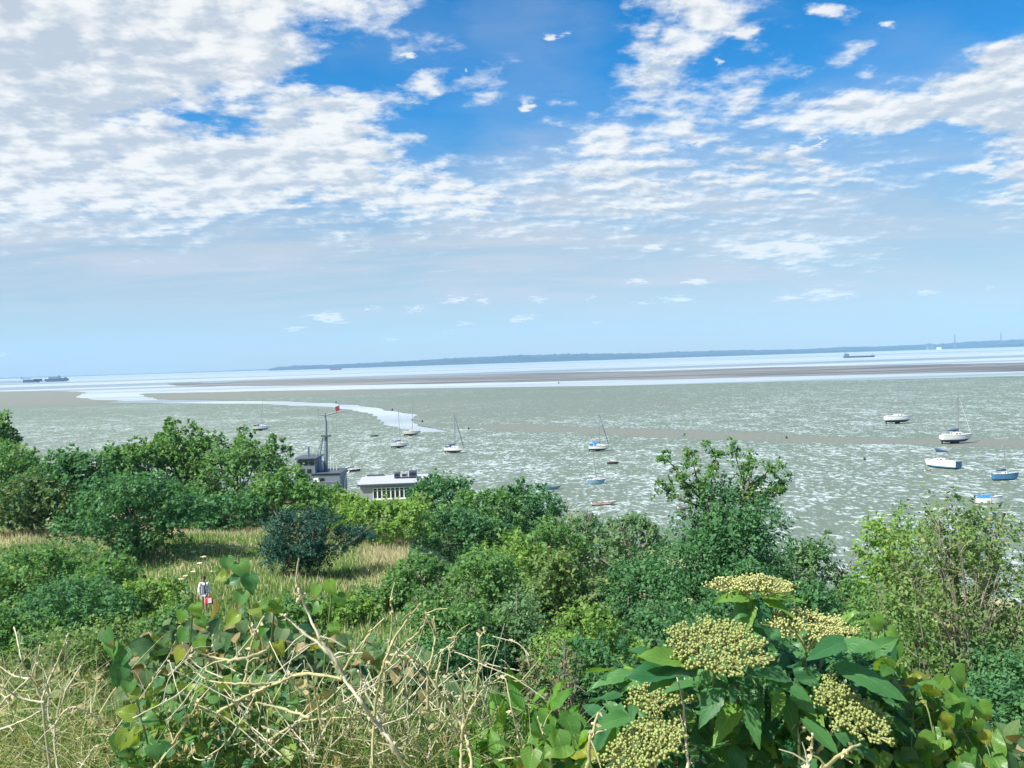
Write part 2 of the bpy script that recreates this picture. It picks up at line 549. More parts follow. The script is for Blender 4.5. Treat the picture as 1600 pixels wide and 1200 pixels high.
# mud: wet tidal flat, with standing pools
def mud_mat(name, pools=1.0, belts=True):
    m, nt = new_mat(name)
    N = NT(nt)
    geo = N.n('ShaderNodeNewGeometry')
    pos = geo.outputs['Position']
    sp = N.n('ShaderNodeSeparateXYZ')
    N.link(pos, sp.inputs[0])
    warp = N.noise(pos, 0.03, 3, 0.5)
    posw = N.vmath('ADD', pos, N.vmath('SCALE', N.vmath('SUBTRACT', warp.outputs['Color'], (0.5, 0.5, 0.5)), scale=7.0))
    a1 = N.noise(N.vmath('MULTIPLY', posw, (0.70, 0.50, 1)), 1.0, 3.5, 0.62, 0.5)
    a2 = N.noise(N.vmath('MULTIPLY', posw, (0.13, 0.085, 1)), 1.0, 3.0, 0.55, 0.4)
    broad = N.noise(N.vmath('MULTIPLY', pos, (0.006, 0.012, 1)), 1.0, 4, 0.55, 0.5)
    fine = N.noise(pos, 1.6, 5, 0.65)
    X, Y = sp.outputs[0], sp.outputs[1]
    bw = N.math('SUBTRACT', broad.outputs[0], 0.5)
    a3 = N.noise(N.vmath('MULTIPLY', posw, (1.5, 0.95, 1)), 1.0, 2.5, 0.6, 0.3)  # fine noise that breaks the pools into small painted glints
    hgt = N.math('ADD', N.math('MULTIPLY', a3.outputs[0], 0.32), N.math('ADD', N.math('MULTIPLY', a1.outputs[0], 0.46), N.math('MULTIPLY', a2.outputs[0], 0.22)))
    if belts:
        # raised bars of bare brown mud: one long bar, the flats beside the creek, the outer edge
        s1 = N.math('MULTIPLY_ADD', bw, 90.0, N.math('MULTIPLY_ADD', X, 0.85, Y))
        b1 = N.math('MULTIPLY', N.smooth(N.math('ABSOLUTE', N.math('SUBTRACT', s1, 292.0)), 6.0, 20.0, 1.0, 0.0), N.smooth(X, -60.0, 20.0))
        bx = N.math('DIVIDE', N.math('ADD', X, N.math('MULTIPLY', bw, 160.0)), 110.0)
        by = N.math('DIVIDE', N.math('SUBTRACT', Y, 450.0), 130.0)
        b2 = N.smooth(N.math('ADD', N.math('MULTIPLY', bx, bx), N.math('MULTIPLY', by, by)), 0.5, 1.3, 1.0, 0.0)
        b3 = N.smooth(N.math('MULTIPLY_ADD', bw, 220.0, N.math('MULTIPLY_ADD', X, -0.12, Y)), 640.0, 760.0)
        bare = N.math('MAXIMUM', N.math('MAXIMUM', b1, N.math('MULTIPLY', b2, 0.34)), b3)
    else:
        bare = N.smooth(broad.outputs[0], 0.35, 0.6)
    far = N.smooth(Y, 260.0, 700.0)
    bar = N.math('ADD', N.math('MULTIPLY', far, 0.035), N.math('ADD', N.math('MULTIPLY', bw, 0.10), N.math('MULTIPLY', bare, 0.10)))
    wet = N.smooth(N.math('SUBTRACT', hgt, bar), 0.488, 0.60)
    wet = N.math('MULTIPLY', N.math('POWER', wet, 1.25), pools)
    brown = N.mix(fine.outputs[0], (0.122, 0.134, 0.108, 1), (0.196, 0.204, 0.172, 1))
    grn = N.mix(fine.outputs[0], (0.082, 0.120, 0.090, 1), (0.145, 0.190, 0.146, 1))
    if belts:
        mixn = N.math('ADD', N.math('SUBTRACT', 0.92, bare), N.math('MULTIPLY', N.math('SUBTRACT', a2.outputs[0], 0.5), 1.2), clamp=True)
        mud = N.mix(mixn, brown, grn)
    else:
        lines = N.noise(N.vmath('MULTIPLY', pos, (0.0030, 0.020, 1)), 1.0, 4, 0.6)
        mud = N.mix(N.smooth(lines.outputs[0], 0.42, 0.60), (0.085, 0.083, 0.078, 1), (0.205, 0.205, 0.196, 1))
    col = N.mix(wet, mud, (0.47, 0.53, 0.52, 1))  # pale pool colour paints in the sky reflection and glints
    p = N.n('ShaderNodeBsdfPrincipled')
    N.link(col, p.inputs['Base Color'])
    N.link(N.math('MULTIPLY_ADD', wet, -0.38, 0.60), p.inputs['Roughness'])
    p.inputs['IOR'].default_value = 1.36
    bm = N.n('ShaderNodeBump')
    N.link(N.math('MULTIPLY', N.math('SUBTRACT', 1.0, wet), N.math('ADD', fine.outputs[0], a1.outputs[0])), bm.inputs['Height'])
    bm.inputs['Strength'].default_value = 0.5
    bm.inputs['Distance'].default_value = 0.25
    N.link(bm.outputs[0], p.inputs['Normal'])
    N.link(p.outputs[0], N.n('ShaderNodeOutputMaterial').inputs[0])
    return m


def sheet(name, pts, z, mat, wob=0.0, sub=6):
    """flat sheet from an outline on the ground, edge roughened in metres"""
    P = [Vector((p[0], p[1], 0)) for p in pts]
    out = []
    for i, a in enumerate(P):
        b = P[(i + 1) % len(P)]
        L = (b - a).length
        k = max(1, min(sub, int(L / 6)))
        nrm = Vector((-(b - a).y, (b - a).x, 0)).normalized() if L > 0 else Vector((0, 0, 0))
        for j in range(k):
            q = a.lerp(b, j / k)
            if j and wob:
                q = q + nrm * random.uniform(-wob, wob) * min(1.0, L / 60)
            out.append((q.x, q.y, z))
    bm = bmesh.new()
    vs = [bm.verts.new(v) for v in out]
    f = bm.faces.new(vs)
    bmesh.ops.triangulate(bm, faces=[f], ngon_method='EAR_CLIP')
    bmesh.ops.recalc_face_normals(bm, faces=bm.faces[:])
    if sum(f.normal.z for f in bm.faces) < 0:
        bmesh.ops.reverse_faces(bm, faces=bm.faces[:])
    me = bpy.data.meshes.new(name)
    bm.to_mesh(me)
    bm.free()
    o = link_mesh(name, me, mat)
    tag(o, kind='structure')
    return o


def px_line(pp):
    return [at_z(x, y, 0.0) for x, y in pp]


flat_outline = ([(-420, 66, 0), (-420, 640, 0)] +
                [tuple(v) for v in px_line([(-60, 612), (0, 612), (70, 611), (108, 611.5), (135, 613), (128, 616), (117, 620.5), (150, 625), (196, 626.3), (155, 628.2), (200, 629.3), (270, 630.2),
                 (400, 631.5), (495, 635), (545, 640), (575, 645), (590, 651), (588, 655), (600, 660), (597, 663), (625, 670), (655, 676), (703, 675),
                 (668, 668), (646, 661), (641, 656), (652, 648), (628, 645), (590, 637), (520, 629.5), (430, 627), (350, 626.5), (300, 625), (245, 624.2), (232, 620), (217, 616.6), (222, 615), (260, 614),
                 (330, 613), (400, 611.3), (600, 608), (800, 605), (1000, 602), (1200, 597), (1400, 592.3), (1600, 587.5), (1760, 583)])] +
                [(560, 66, 0)])
mudflat = sheet('mudflat', flat_outline, 0.12, mud_mat('tidal_mud'), wob=3.0)
bank_outline = px_line([(262, 600.3), (270, 598.5), (300, 597.6), (330, 599), (400, 594.5), (600, 590), (800, 583.5), (1000, 580), (1200, 574), (1400, 570.5), (1600, 566.5), (1760, 562),
                        (1760, 575), (1600, 580), (1400, 584.3), (1200, 588.5), (1000, 593.5), (800, 597.5), (600, 600.8), (400, 603), (310, 603.6), (275, 603)])
bank = sheet('sandbank', [tuple(v) for v in bank_outline], 0.10, mud_mat('sandbank_mud', 0.25, False), wob=6.0)

# far shore: three ridges of land with a rough wooded skyline, each a long solid hill
m_far, nt = new_mat('far_land')
N = NT(nt)
geo = N.n('ShaderNodeNewGeometry')
nn = N.noise(N.vmath('MULTIPLY', geo.outputs['Position'], (0.004, 0.002, 0.03)), 1.0, 5, 0.6)
fc = N.mix(N.smooth(nn.outputs[0], 0.4, 0.6), (0.008, 0.016, 0.016, 1), (0.022, 0.030, 0.022, 1))
p = N.n('ShaderNodeBsdfPrincipled')
p.inputs['Roughness'].default_value = 0.9
N.link(fc, p.inputs['Base Color'])
N.link(p.outputs[0], N.n('ShaderNodeOutputMaterial').inputs[0])


def ridge(name, Y, prof, depth, rough):
    xs_ = np.arange(prof[0][0], prof[-1][0] + 1, 3.0)
    ytop = np.interp(xs_, [p[0] for p in prof], [p[1] for p in prof])
    P = [at_y(x, y, Y) for x, y in zip(xs_, ytop)]
    X = np.array([p.x for p in P])
    H = np.maximum(np.array([p.z for p in P]), 1.0)
    g = np.random.default_rng(len(name))
    k = g.normal(0, 1, len(X))
    k = np.convolve(k, [0.25, 0.5, 0.25], 'same')
    H = np.maximum(H + k * rough * np.clip(H / 30, 0.1, 1), 0.8)
    prof_d = [(-0.06, 0.0), (-0.03, 0.30), (0.0, 0.62), (0.25, 0.92), (0.5, 1.0), (0.8, 0.6), (1.0, 0.0)]
    V, Q = [], []
    for (d, h) in prof_d:
        hh = H * h * (1 + (g.normal(0, 0.10, len(X)) if 0 < h < 1 else 0)) - (1.0 if h == 0 else 0)
        V.append(np.stack([X * (Y + d * depth) / Y if d > 0 else X, np.full(len(X), Y + d * depth), hh], 1))
    n = len(X)
    for r in range(len(prof_d) - 1):
        i = np.arange(n - 1) + r * n
        Q.append(np.stack([i, i + 1, i + n + 1, i + n], 1))
    o = link_mesh(name, np_mesh(name, np.concatenate(V), np.concatenate(Q)), m_far)
    return tag(o, kind='structure')


ridge('far_hills', 7600, [(420, 576.3), (436, 573), (465, 571.2), (520, 569.5), (570, 567), (640, 563.5), (700, 560), (740, 558), (800, 555.0), (860, 553.5), (920, 552.4), (960, 551.6), (1000, 552), (1030, 553.3),
                            (1060, 554), (1120, 552.6), (1200, 550), (1300, 547.2), (1400, 544.8), (1480, 542.8), (1540, 540.0), (1600, 536.5), (1700, 533)], 900, 2.6)
ridge('distant_hills', 9000, [(980, 554), (1030, 550.5), (1100, 548), (1180, 546.5), (1260, 545.3), (1320, 541.5), (1370, 541.3), (1400, 540), (1470, 536.8), (1510, 534), (1550, 531.6), (1600, 529.5), (1700, 525)], 1200, 2.6)
ridge('low_coast', 9400, [(-120, 595), (0, 590.5), (120, 587.0), (250, 583.2), (350, 579.6), (420, 576.8), (460, 575.5)], 800, 2.0)
# ------------------------------------------------------------------ boats on the mud
M = {}
M['white'] = simple_mat('white_gelcoat', (0.74, 0.75, 0.74), 0.35, var=0.10, scale=2.0)
M['cream'] = simple_mat('cream_gelcoat', (0.66, 0.64, 0.57), 0.4, var=0.12, scale=2.0)
M['deck'] = simple_mat('pale_deck', (0.60, 0.61, 0.60), 0.6, var=0.15, scale=3.0)
M['antifoul'] = simple_mat('dark_blue_antifouling', (0.018, 0.022, 0.05), 0.7, var=0.4, scale=4.0)
M['black'] = simple_mat('black_antifouling', (0.014, 0.015, 0.018), 0.7, var=0.4, scale=4.0)
M['navy'] = simple_mat('navy_canvas', (0.02, 0.045, 0.14), 0.8, var=0.25, scale=6.0)
M['blue'] = simple_mat('bright_blue_cover', (0.02, 0.19, 0.52), 0.6, var=0.2, scale=5.0)
M['pale_blue'] = simple_mat('pale_blue_paint', (0.20, 0.42, 0.55), 0.45, var=0.15, scale=3.0)
M['mid_blue'] = simple_mat('mid_blue_paint', (0.05, 0.17, 0.30), 0.45, var=0.15, scale=3.0)
M['red'] = simple_mat('red_oxide_paint', (0.24, 0.035, 0.03), 0.6, var=0.25, scale=3.0)
M['darkhull'] = simple_mat('dark_green_black_paint', (0.022, 0.032, 0.035), 0.5, var=0.3, scale=3.0)
M['alloy'] = simple_mat('grey_alloy_spar', (0.30, 0.32, 0.34), 0.4, 0.5, var=0.1)
M['wood'] = simple_mat('varnished_wood', (0.20, 0.11, 0.05), 0.5, var=0.3, scale=8.0)
M['glass'] = simple_mat('dark_window', (0.015, 0.02, 0.025), 0.12, var=0.1)
M['steel'] = simple_mat('rigging_wire', (0.22, 0.24, 0.25), 0.4, 0.6, var=0.1)
M['mudbottom'] = simple_mat('muddy_bottom_boards', (0.16, 0.15, 0.12), 0.8, var=0.3, scale=5.0)


def hull_sections(L, B, fb, z0, zw, transom=0.7, rake=0.14, n=16):
    """rows of half sections, stern to bow; z0 keel line height, zw waterline height, fb freeboard above zw"""
    S = []
    for i in range(n + 1):
        t = i / n
        b = B / 2 * (transom + (1 - transom) * math.sin(min(1, t / 0.45) * math.pi / 2)) if t < 0.45 else B / 2 * max(0.012, (1 - ((t - 0.45) / 0.55) ** 2.3))
        sheer = zw + fb * (1.0 + 0.28 * max(0, t - 0.35) ** 1.5 * 1.6 + 0.06 * (1 - t) ** 2)
        lift = max(0.0, (t - 0.72) / 0.28) ** 2.0
        lift_s = max(0.0, (0.2 - t) / 0.2) ** 1.5 * 0.55
        zk = z0 + (zw - z0) * min(1.0, lift * 1.0 + lift_s)
        x = -L / 2 + L * t
        xr = rake * L * max(0, (t - 0.6) / 0.4) ** 1.6
        S.append((x, b, zk, sheer, xr))
    return S


def make_hull(L, B, fb, z0, zw, top_mat, bot_mat, root, deck_mat=None, transom=0.7, open_boat=False):
    S = hull_sections(L, B, fb, z0, zw, transom)
    top, bot = MB(), MB()
    tv, bv = [], []
    for (x, b, zk, sh, xr) in S:
        tv.append([(x + xr * 0.35, b * 0.90, zw), (x + xr * 0.62, b * 0.97, zw + (sh - zw) * 0.5), (x + xr, b, sh)])
        bv.append([(x - xr * 0.1, 0.0, zk), (x, b * 0.62, zk + (zw - zk) * 0.16), (x + xr * 0.15, b * 0.86, zk + (zw - zk) * 0.50), (x + xr * 0.35, b * 0.90, zw)])
    for mb, rows in ((top, tv), (bot, bv)):
        k = len(rows[0])
        for sgn in (1, -1):
            vs = [(p[0], p[1] * sgn, p[2]) for r in rows for p in r]
            fs = []
            for i in range(len(rows) - 1):
                for j in range(k - 1):
                    q = (i * k + j, i * k + j + 1, (i + 1) * k + j + 1, (i + 1) * k + j)
                    fs.append(q if sgn < 0 else q[::-1])
            mb.add(vs, fs)
        # transom
        r = rows[0]
        ring = [(p[0] - 0.001, p[1], p[2]) for p in r] + [(p[0] - 0.001, -p[1], p[2]) for p in reversed(r)]
        mb.add(ring, [tuple(range(len(ring)))])
    h = top.build('hull', top_mat, root, smooth=False)
    bot.build('bottom', bot_mat, root, smooth=False)
    rub = MB()
    for sgn in (1, -1):
        rub.tube([(r[2][0], (r[2][1] + 0.012) * sgn, r[2][2] - 0.02) for r in tv], 0.035, 5)
    rub.build('rubbing_strake', M['wood'] if open_boat else M['alloy'], h)
    d = MB()
    drop = 0.32 * fb + 0.12 if open_boat else 0.012
    vs, fs = [], []
    for i, r in enumerate(tv):
        x, y, z = r[2]
        zz = z - drop
        yy = max(0.0, y - 0.02 if not open_boat else y * 0.94)
        cam_ = 0.0 if open_boat else 0.07 * B * (y / (B / 2))
        vs += [(x, -yy, zz), (x, 0, zz + cam_), (x, yy, zz)]
    for i in range(len(tv) - 1):
        for j in range(2):
            fs.append((i * 3 + j, (i + 1) * 3 + j, (i + 1) * 3 + j + 1, i * 3 + j + 1))
    d.add(vs, fs).build('deck' if not open_boat else 'bottom_boards', deck_mat or M['deck'], root)
    if open_boat:
        for t in (0.3, 0.55, 0.75):
            s = tv[int(t * 16)]
            MB().box((s[2][0], 0, s[2][2] - 0.14), (0.22, s[2][1] * 1.85, 0.04)).build('thwart', M['wood'], root)
    return S


def make_cabin(root, L, B, zd, x0, x1, h, mat, win=True, wfac=0.62):
    mb = MB()
    w = B * wfac
    n = 8
    vs, fs = [], []
    for i in range(n + 1):
        t = i / n
        x = x0 + (x1 - x0) * t
        hh = h * (1 - 0.75 * max(0, (t - 0.55) / 0.45) ** 1.8)
        ww = w / 2 * (1 - 0.45 * max(0, (t - 0.5) / 0.5) ** 1.5)
        vs += [(x, -ww, zd - 0.03), (x, -ww * 0.88, zd + hh * 0.85), (x, -ww * 0.5, zd + hh), (x, ww * 0.5, zd + hh), (x, ww * 0.88, zd + hh * 0.85), (x, ww, zd - 0.03)]
    for i in range(n):
        for j in range(5):
            fs.append((i * 6 + j, (i + 1) * 6 + j, (i + 1) * 6 + j + 1, i * 6 + j + 1))
    fs.append((0, 1, 2, 3, 4, 5))
    fs.append(tuple(n * 6 + k for k in (5, 4, 3, 2, 1, 0)))
    c = mb.add(vs, fs).build('cabin', mat, root)
    if win:
        for sgn in (1, -1):
            for (a, b) in ((0.16, 0.36), (0.44, 0.60)):
                xa, xb = x0 + (x1 - x0) * a, x0 + (x1 - x0) * b
                y0, y1 = w / 2 * 0.97, w / 2 * 0.915
                q = [(xa, sgn * (y0 + 0.018), zd + h * 0.30), (xb, sgn * (y0 + 0.018), zd + h * 0.30), (xb - 0.08, sgn * (y1 + 0.018), zd + h * 0.66), (xa, sgn * (y1 + 0.018), zd + h * 0.66)]
                q2 = [(p[0], p[1] - sgn * 0.03, p[2]) for p in q]
                MB().add(q + q2, [(0, 1, 2, 3), (7, 6, 5, 4), (0, 4, 5, 1), (1, 5, 6, 2), (2, 6, 7, 3), (3, 7, 4, 0)]).build('window', M['glass'], c)
    return c


def boat(kind, label, px, py, wpx, yaw_deg, top='white', bot='antifoul', mast_px=0, cover=None, cabin=True, keel='twin', beam=0.34, hood=None,
         jib=False, lean=0.0, group='boats lying on the mud', open_boat=False, tarp=None, ratio=None, mast_x=0.08, outboard=False, cat='sailing boat', fb=None, foreshort=None):
    P = at_z(px, py, 0.12)
    dist = P.y
    yaw = R(yaw_deg)
    fs = foreshort or max(0.35, abs(math.cos(yaw)) + 0.30 * abs(math.sin(yaw)))
    L = 0.90 * wpx * dist / F_PX / fs
    B = L * beam
    root = empty(kind, (P.x, P.y, P.z - 0.10), yaw)
    tag(root, label, cat, group)
    root.rotation_euler.x = R(((px * 37 + py * 11) % 13 - 6) * (0.45 if keel == 'twin' else 1.0))
    s = L / 7.0
    if open_boat:
        z0, zw = 0.02, 0.20 * B + 0.08
        f = fb or 0.17 * B + 0.10
    elif keel:
        z0, zw = 0.48 * s, 1.20 * s
        f = fb or 0.98 * s
    else:
        z0, zw = 0.03, 0.52 * s
        f = fb or 1.05 * s
    make_hull(L, B, f, z0, zw, M[top], M[bot], root, M['mudbottom'] if open_boat else None, 0.72 if not open_boat else 0.6, open_boat)
    zd = zw + f * 1.04
    if keel == 'twin':
        for sg in (1, -1):
            MB().add([(-0.16 * L, sg * B * 0.17, z0 + 0.15 * s), (0.10 * L, sg * B * 0.17, z0 + 0.15 * s), (0.06 * L, sg * B * 0.26, 0), (-0.13 * L, sg * B * 0.26, 0),
                      (-0.16 * L, sg * (B * 0.17 + 0.10), z0 + 0.15 * s), (0.10 * L, sg * (B * 0.17 + 0.10), z0 + 0.15 * s), (0.06 * L, sg * (B * 0.26 + 0.10), 0), (-0.13 * L, sg * (B * 0.26 + 0.10), 0)],
                     [(3, 2, 1, 0), (4, 5, 6, 7), (0, 1, 5, 4), (1, 2, 6, 5), (2, 3, 7, 6), (3, 0, 4, 7)]).build('keel', M[bot], root)
    elif keel == 'fin':
        MB().box((-0.02 * L, 0, (z0 + 0.1) / 2), (0.20 * L, 0.14, z0 + 0.1)).build('keel', M[bot], root)
    if keel or (not open_boat and cat == 'sailing boat'):
        MB().box((-0.475 * L, 0, zw * 0.62), (0.05 * L, 0.07, zw * 1.05)).build('rudder', M[bot], root)
    if cabin:
        make_cabin(root, L, B, zd, -0.12 * L, 0.30 * L, 0.58 * s, M['white'] if top != 'cream' else M['cream'])
        for sg in (1, -1):
            MB().box((-0.30 * L, sg * B * 0.26, zd + 0.10 * s), (0.30 * L, 0.10, 0.20 * s)).build('cockpit_coaming', M['deck'], root)
        ra = MB()
        for sg in (1, -1):
            for k in range(5):
                xx = -0.42 * L + k * 0.19 * L
                ra.tube([(xx, sg * B * 0.44 * (1 if k < 4 else 0.55), zd - 0.05), (xx, sg * B * 0.44 * (1 if k < 4 else 0.55), zd + 0.5 * s)], 0.012, 4)
            ra.tube([(-0.42 * L, sg * B * 0.44, zd + 0.5 * s), (0.15 * L, sg * B * 0.44, zd + 0.5 * s), (0.34 * L, sg * B * 0.242, zd + 0.5 * s)], 0.014, 4)
        ra.tube([(0.34 * L, -B * 0.24, zd + 0.5 * s), (0.46 * L, -B * 0.09, zd + 0.58 * s), (0.53 * L, 0, zd + 0.6 * s), (0.46 * L, B * 0.09, zd + 0.58 * s), (0.34 * L, B * 0.24, zd + 0.5 * s)], 0.018, 5)
        ra.build('guard_rail', M['steel'], root)
    mh = mast_px * dist / F_PX
    if mast_px:
        top_z = zd + mh
        mx = mast_x * L
        lx = lean * mh
        mo = MB().tube([(mx, 0, zd), (mx + lx, 0, top_z)], [0.10 * s ** 0.5, 0.07 * s ** 0.5], 6).build('mast', M['alloy'], root)
        sp = MB().tube([(mx + lx * 0.6, -B * 0.28, zd + mh * 0.60), (mx + lx * 0.6, B * 0.28, zd + mh * 0.60)], 0.02, 4)
        sp.build('spreader', M['alloy'], mo)
        w = MB()
        w.tube([(mx + lx, 0, top_z - 0.1), (-0.49 * L, 0, zd + 0.1)], 0.012, 4)
        for sg in (1, -1):
            w.tube([(mx + lx, 0, top_z - 0.1), (mx + lx * 0.6, sg * B * 0.28, zd + mh * 0.6), (mx, sg * B * 0.46, zd)], 0.012, 4)
        w.build('stay', M['steel'], root)
        fsp = [(mx + lx, 0, top_z - 0.25), (0.55 * L, 0, zd + 0.15 * s)]
        if jib:
            a, b = Vector(fsp[0]), Vector(fsp[1])
            MB().tube([a, a.lerp(b, 0.1), a.lerp(b, 0.5), a.lerp(b, 0.93), b], [0.015, 0.04, 0.075, 0.085, 0.02], 6).build('furled_jib', M['navy'] if jib == 'navy' else M['deck'], root)
        else:
            MB().tube(fsp, 0.013, 4).build('forestay', M['steel'], root)
        bz = zd + 0.95 * s
        bo = MB().tube([(mx, 0, bz), (mx - 0.40 * L, 0, bz + 0.02)], 0.05, 6).build('boom', M['alloy'], root)
        if cover:
            MB().tube([(mx + 0.012 * L, 0, bz + 0.42 * s), (mx - 0.03 * L, 0, bz + 0.22 * s), (mx - 0.12 * L, 0, bz + 0.14 * s), (mx - 0.30 * L, 0, bz + 0.10 * s), (mx - 0.41 * L, 0, bz + 0.05 * s)],
                      [0.10 * s, 0.28 * s, 0.27 * s, 0.20 * s, 0.08 * s], 8).build('sail_cover', M[cover], bo, smooth=True)
    if hood:
        hb = MB()
        x0, x1 = -0.22 * L, -0.08 * L
        vs = []
        for (x, k) in ((x0, 1.0), ((x0 + x1) / 2, 1.05), (x1, 0.55)):
            for a in range(7):
                t = math.pi * a / 6
                vs.append((x, B * 0.33 * math.cos(t), zd + 0.1 + 0.72 * s * k * math.sin(t) ** 0.7))
        fs_ = [(i * 7 + j, i * 7 + j + 1, (i + 1) * 7 + j + 1, (i + 1) * 7 + j) for i in range(2) for j in range(6)]
        fs_.append(tuple(14 + j for j in range(7)))
        hb.add(vs, fs_).build('spray_hood', M[hood], root)
        for sg in (1, -1):
            MB().box((-0.36 * L, sg * B * 0.42, zd + 0.30 * s), (0.20 * L, 0.02, 0.42 * s)).build('cockpit_dodger', M[hood], root)
    if tarp:
        n = 10
        vs = []
        for i in range(n + 1):
            t = i / n
            x = -0.46 * L + 0.72 * L * t
            b = B * 0.5 * (0.80 + 0.2 * math.sin(math.pi * min(1, t * 1.2))) * (1 - 0.35 * max(0, t - 0.7) / 0.3)
            hgt = 0.26 * s * (0.6 + 0.4 * math.sin(math.pi * t)) + 0.05 * math.sin(i * 2.3)
            vs += [(x, -b, zd - 0.10), (x, -b * 0.75, zd + 0.35 * hgt + 0.08), (x, 0, zd + hgt + 0.16), (x, b * 0.75, zd + 0.35 * hgt + 0.08), (x, b, zd - 0.10)]
        fs_ = [(i * 5 + j, (i + 1) * 5 + j, (i + 1) * 5 + j + 1, i * 5 + j + 1) for i in range(n) for j in range(4)]
        MB().add(vs, fs_ + [(0, 1, 2, 3, 4), tuple(n * 5 + k for k in (4, 3, 2, 1, 0))]).build('boat_cover', M[tarp], root)
    if outboard:
        ob = MB().box((-0.515 * L, 0, zd + 0.05), (0.22, 0.24, 0.36), taper=0.8).box((-0.515 * L, 0, zd - 0.45), (0.10, 0.08, 0.7))
        ob.build('outboard_motor', M['black'], root)
    return root


boat('sailing_boat', 'white yacht with blue sail cover, left of the wide end of the creek', 624, 700, 29, 8, mast_px=52, cover='navy', lean=-0.03)
boat('sailing_boat', 'pale yacht with a bare leaning mast lying at the edge of the creek water', 643, 681, 27, 5, top='cream', bot='black', mast_px=50, lean=0.06, mast_x=0.05)
boat('sailing_boat', 'white yacht with blue spray hood, on the mud right of the creek end', 709, 708, 34, -14, mast_px=53, cover='navy', hood='navy', jib='navy')
boat('sailing_boat', 'white yacht with bright blue canvas over the cockpit, between the dinghy and the creek', 935, 705, 34, -6, mast_px=52, cover='blue', hood='blue', jib='navy')
boat('dinghy', 'small dark open dinghy right below the yacht with blue canvas', 957, 725, 19, -3, top='darkhull', bot='darkhull', cabin=False, keel=None, open_boat=True, cat='dinghy', beam=0.42)
boat('sailing_boat', 'small pale blue yacht with one thin leaning mast, above the red bottomed boat', 930, 756, 30, 6, top='pale_blue', bot='mid_blue', mast_px=42, keel=None, fb=0.62, lean=-0.10)
boat('rowing_boat', 'light blue open rowing boat beside the green tree tops near the shore', 857, 765, 37, 7, top='pale_blue', bot='mid_blue', cabin=False, keel=None, open_boat=True, cat='rowing boat', beam=0.36)
boat('rowing_boat', 'white open boat with a red bottom, half hidden by the nearest tree tops', 942, 789, 42, 6, top='white', bot='red', cabin=False, keel=None, open_boat=True, cat='rowing boat', beam=0.34)
boat('sailing_boat', 'large white yacht standing alone far out on the green mud to the right', 1403, 662, 45, 4, top='white', bot='black', mast_px=54, cover=None, mast_x=0.06, keel='fin')
boat('sailing_boat', 'white yacht with dark bottom and blue sail cover, at the brown mud bar', 1493, 693, 52, 4, top='white', bot='antifoul', mast_px=64, cover='navy', mast_x=0.10, jib='pale')
boat('sailing_boat', 'broad white cabin boat with its square dark stern turned to the right', 1473, 731, 60, 121, top='white', bot='mid_blue', mast_px=0, keel=None, beam=0.46, foreshort=1.06)
boat('sailing_boat', 'blue hulled yacht with navy sail cover at the right edge of the mud', 1570, 750, 42, 3, top='mid_blue', bot='black', mast_px=50, cover='navy', keel=None, mast_x=0.06, fb=0.85)
boat('motor_boat', 'low white boat under a bright blue cover near the right shore', 1543, 787, 42, -6, top='white', bot='black', cabin=False, keel=None, tarp='blue', cat='motor boat', fb=0.85, outboard=True)
boat('motor_boat', 'white cruiser with dark hood, alone on the left mud above the trees', 408, 673, 28, 14, top='white', bot='antifoul', keel='twin', hood='navy', cat='motor boat', mast_px=27)
boat('sailing_boat', 'dark hulled sloop with a thin leaning mast beside the grey ship', 551, 737, 24, 12, top='darkhull', bot='black', mast_px=27, cover='black', keel=None, lean=-0.16)
boat('sailing_boat', 'yacht hidden behind the tall thin tree with only its raked mast showing', 1184, 772, 44, 172, top='white', bot='antifoul', mast_px=72, keel='twin', lean=0.16)
boat('dinghy', 'little white tender lying by the bow of the broad white cabin boat', 1449, 736, 11, 10, top='white', bot='white', cabin=False, keel=None, open_boat=True, cat='dinghy', beam=0.5)
boat('dinghy', 'white dinghy at the water mark glimpsed left of the tall thin tree', 1068, 795, 22, 12, top='white', bot='black', cabin=False, keel=None, open_boat=True, cat='dinghy', beam=0.42)
boat('dinghy', 'tiny dark skiff on the mud at the bend of the creek', 585, 682, 13, -8, top='darkhull', bot='black', cabin=False, keel=None, open_boat=True, cat='dinghy', beam=0.4)
# sail cover on the broad boat's short boom
bb = [o for o in COL.objects if o.get('label', '').startswith('broad white')][0]
g = MB().tube([(-0.9, 0, 3.05), (2.3, 0, 3.05)], 0.05, 6).tube([(1.6, 0, 1.7), (1.6, 0, 3.6)], 0.06, 6).build('boom', M['alloy'], bb)
MB().tube([(1.7, 0, 3.6), (1.4, 0, 3.35), (0.2, 0, 3.25), (-0.9, 0, 3.15)], [0.10, 0.28, 0.24, 0.10], 8).build('sail_cover', M['navy'], g)

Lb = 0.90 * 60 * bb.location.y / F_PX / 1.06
MB().box((-Lb / 2 - 0.03, 0, 1.02), (0.05, Lb * 0.46 * 0.66, 1.15), taper=1.04).build('dark_stern_box', M['mid_blue'], bb)  # thin dark blue box set against the stern

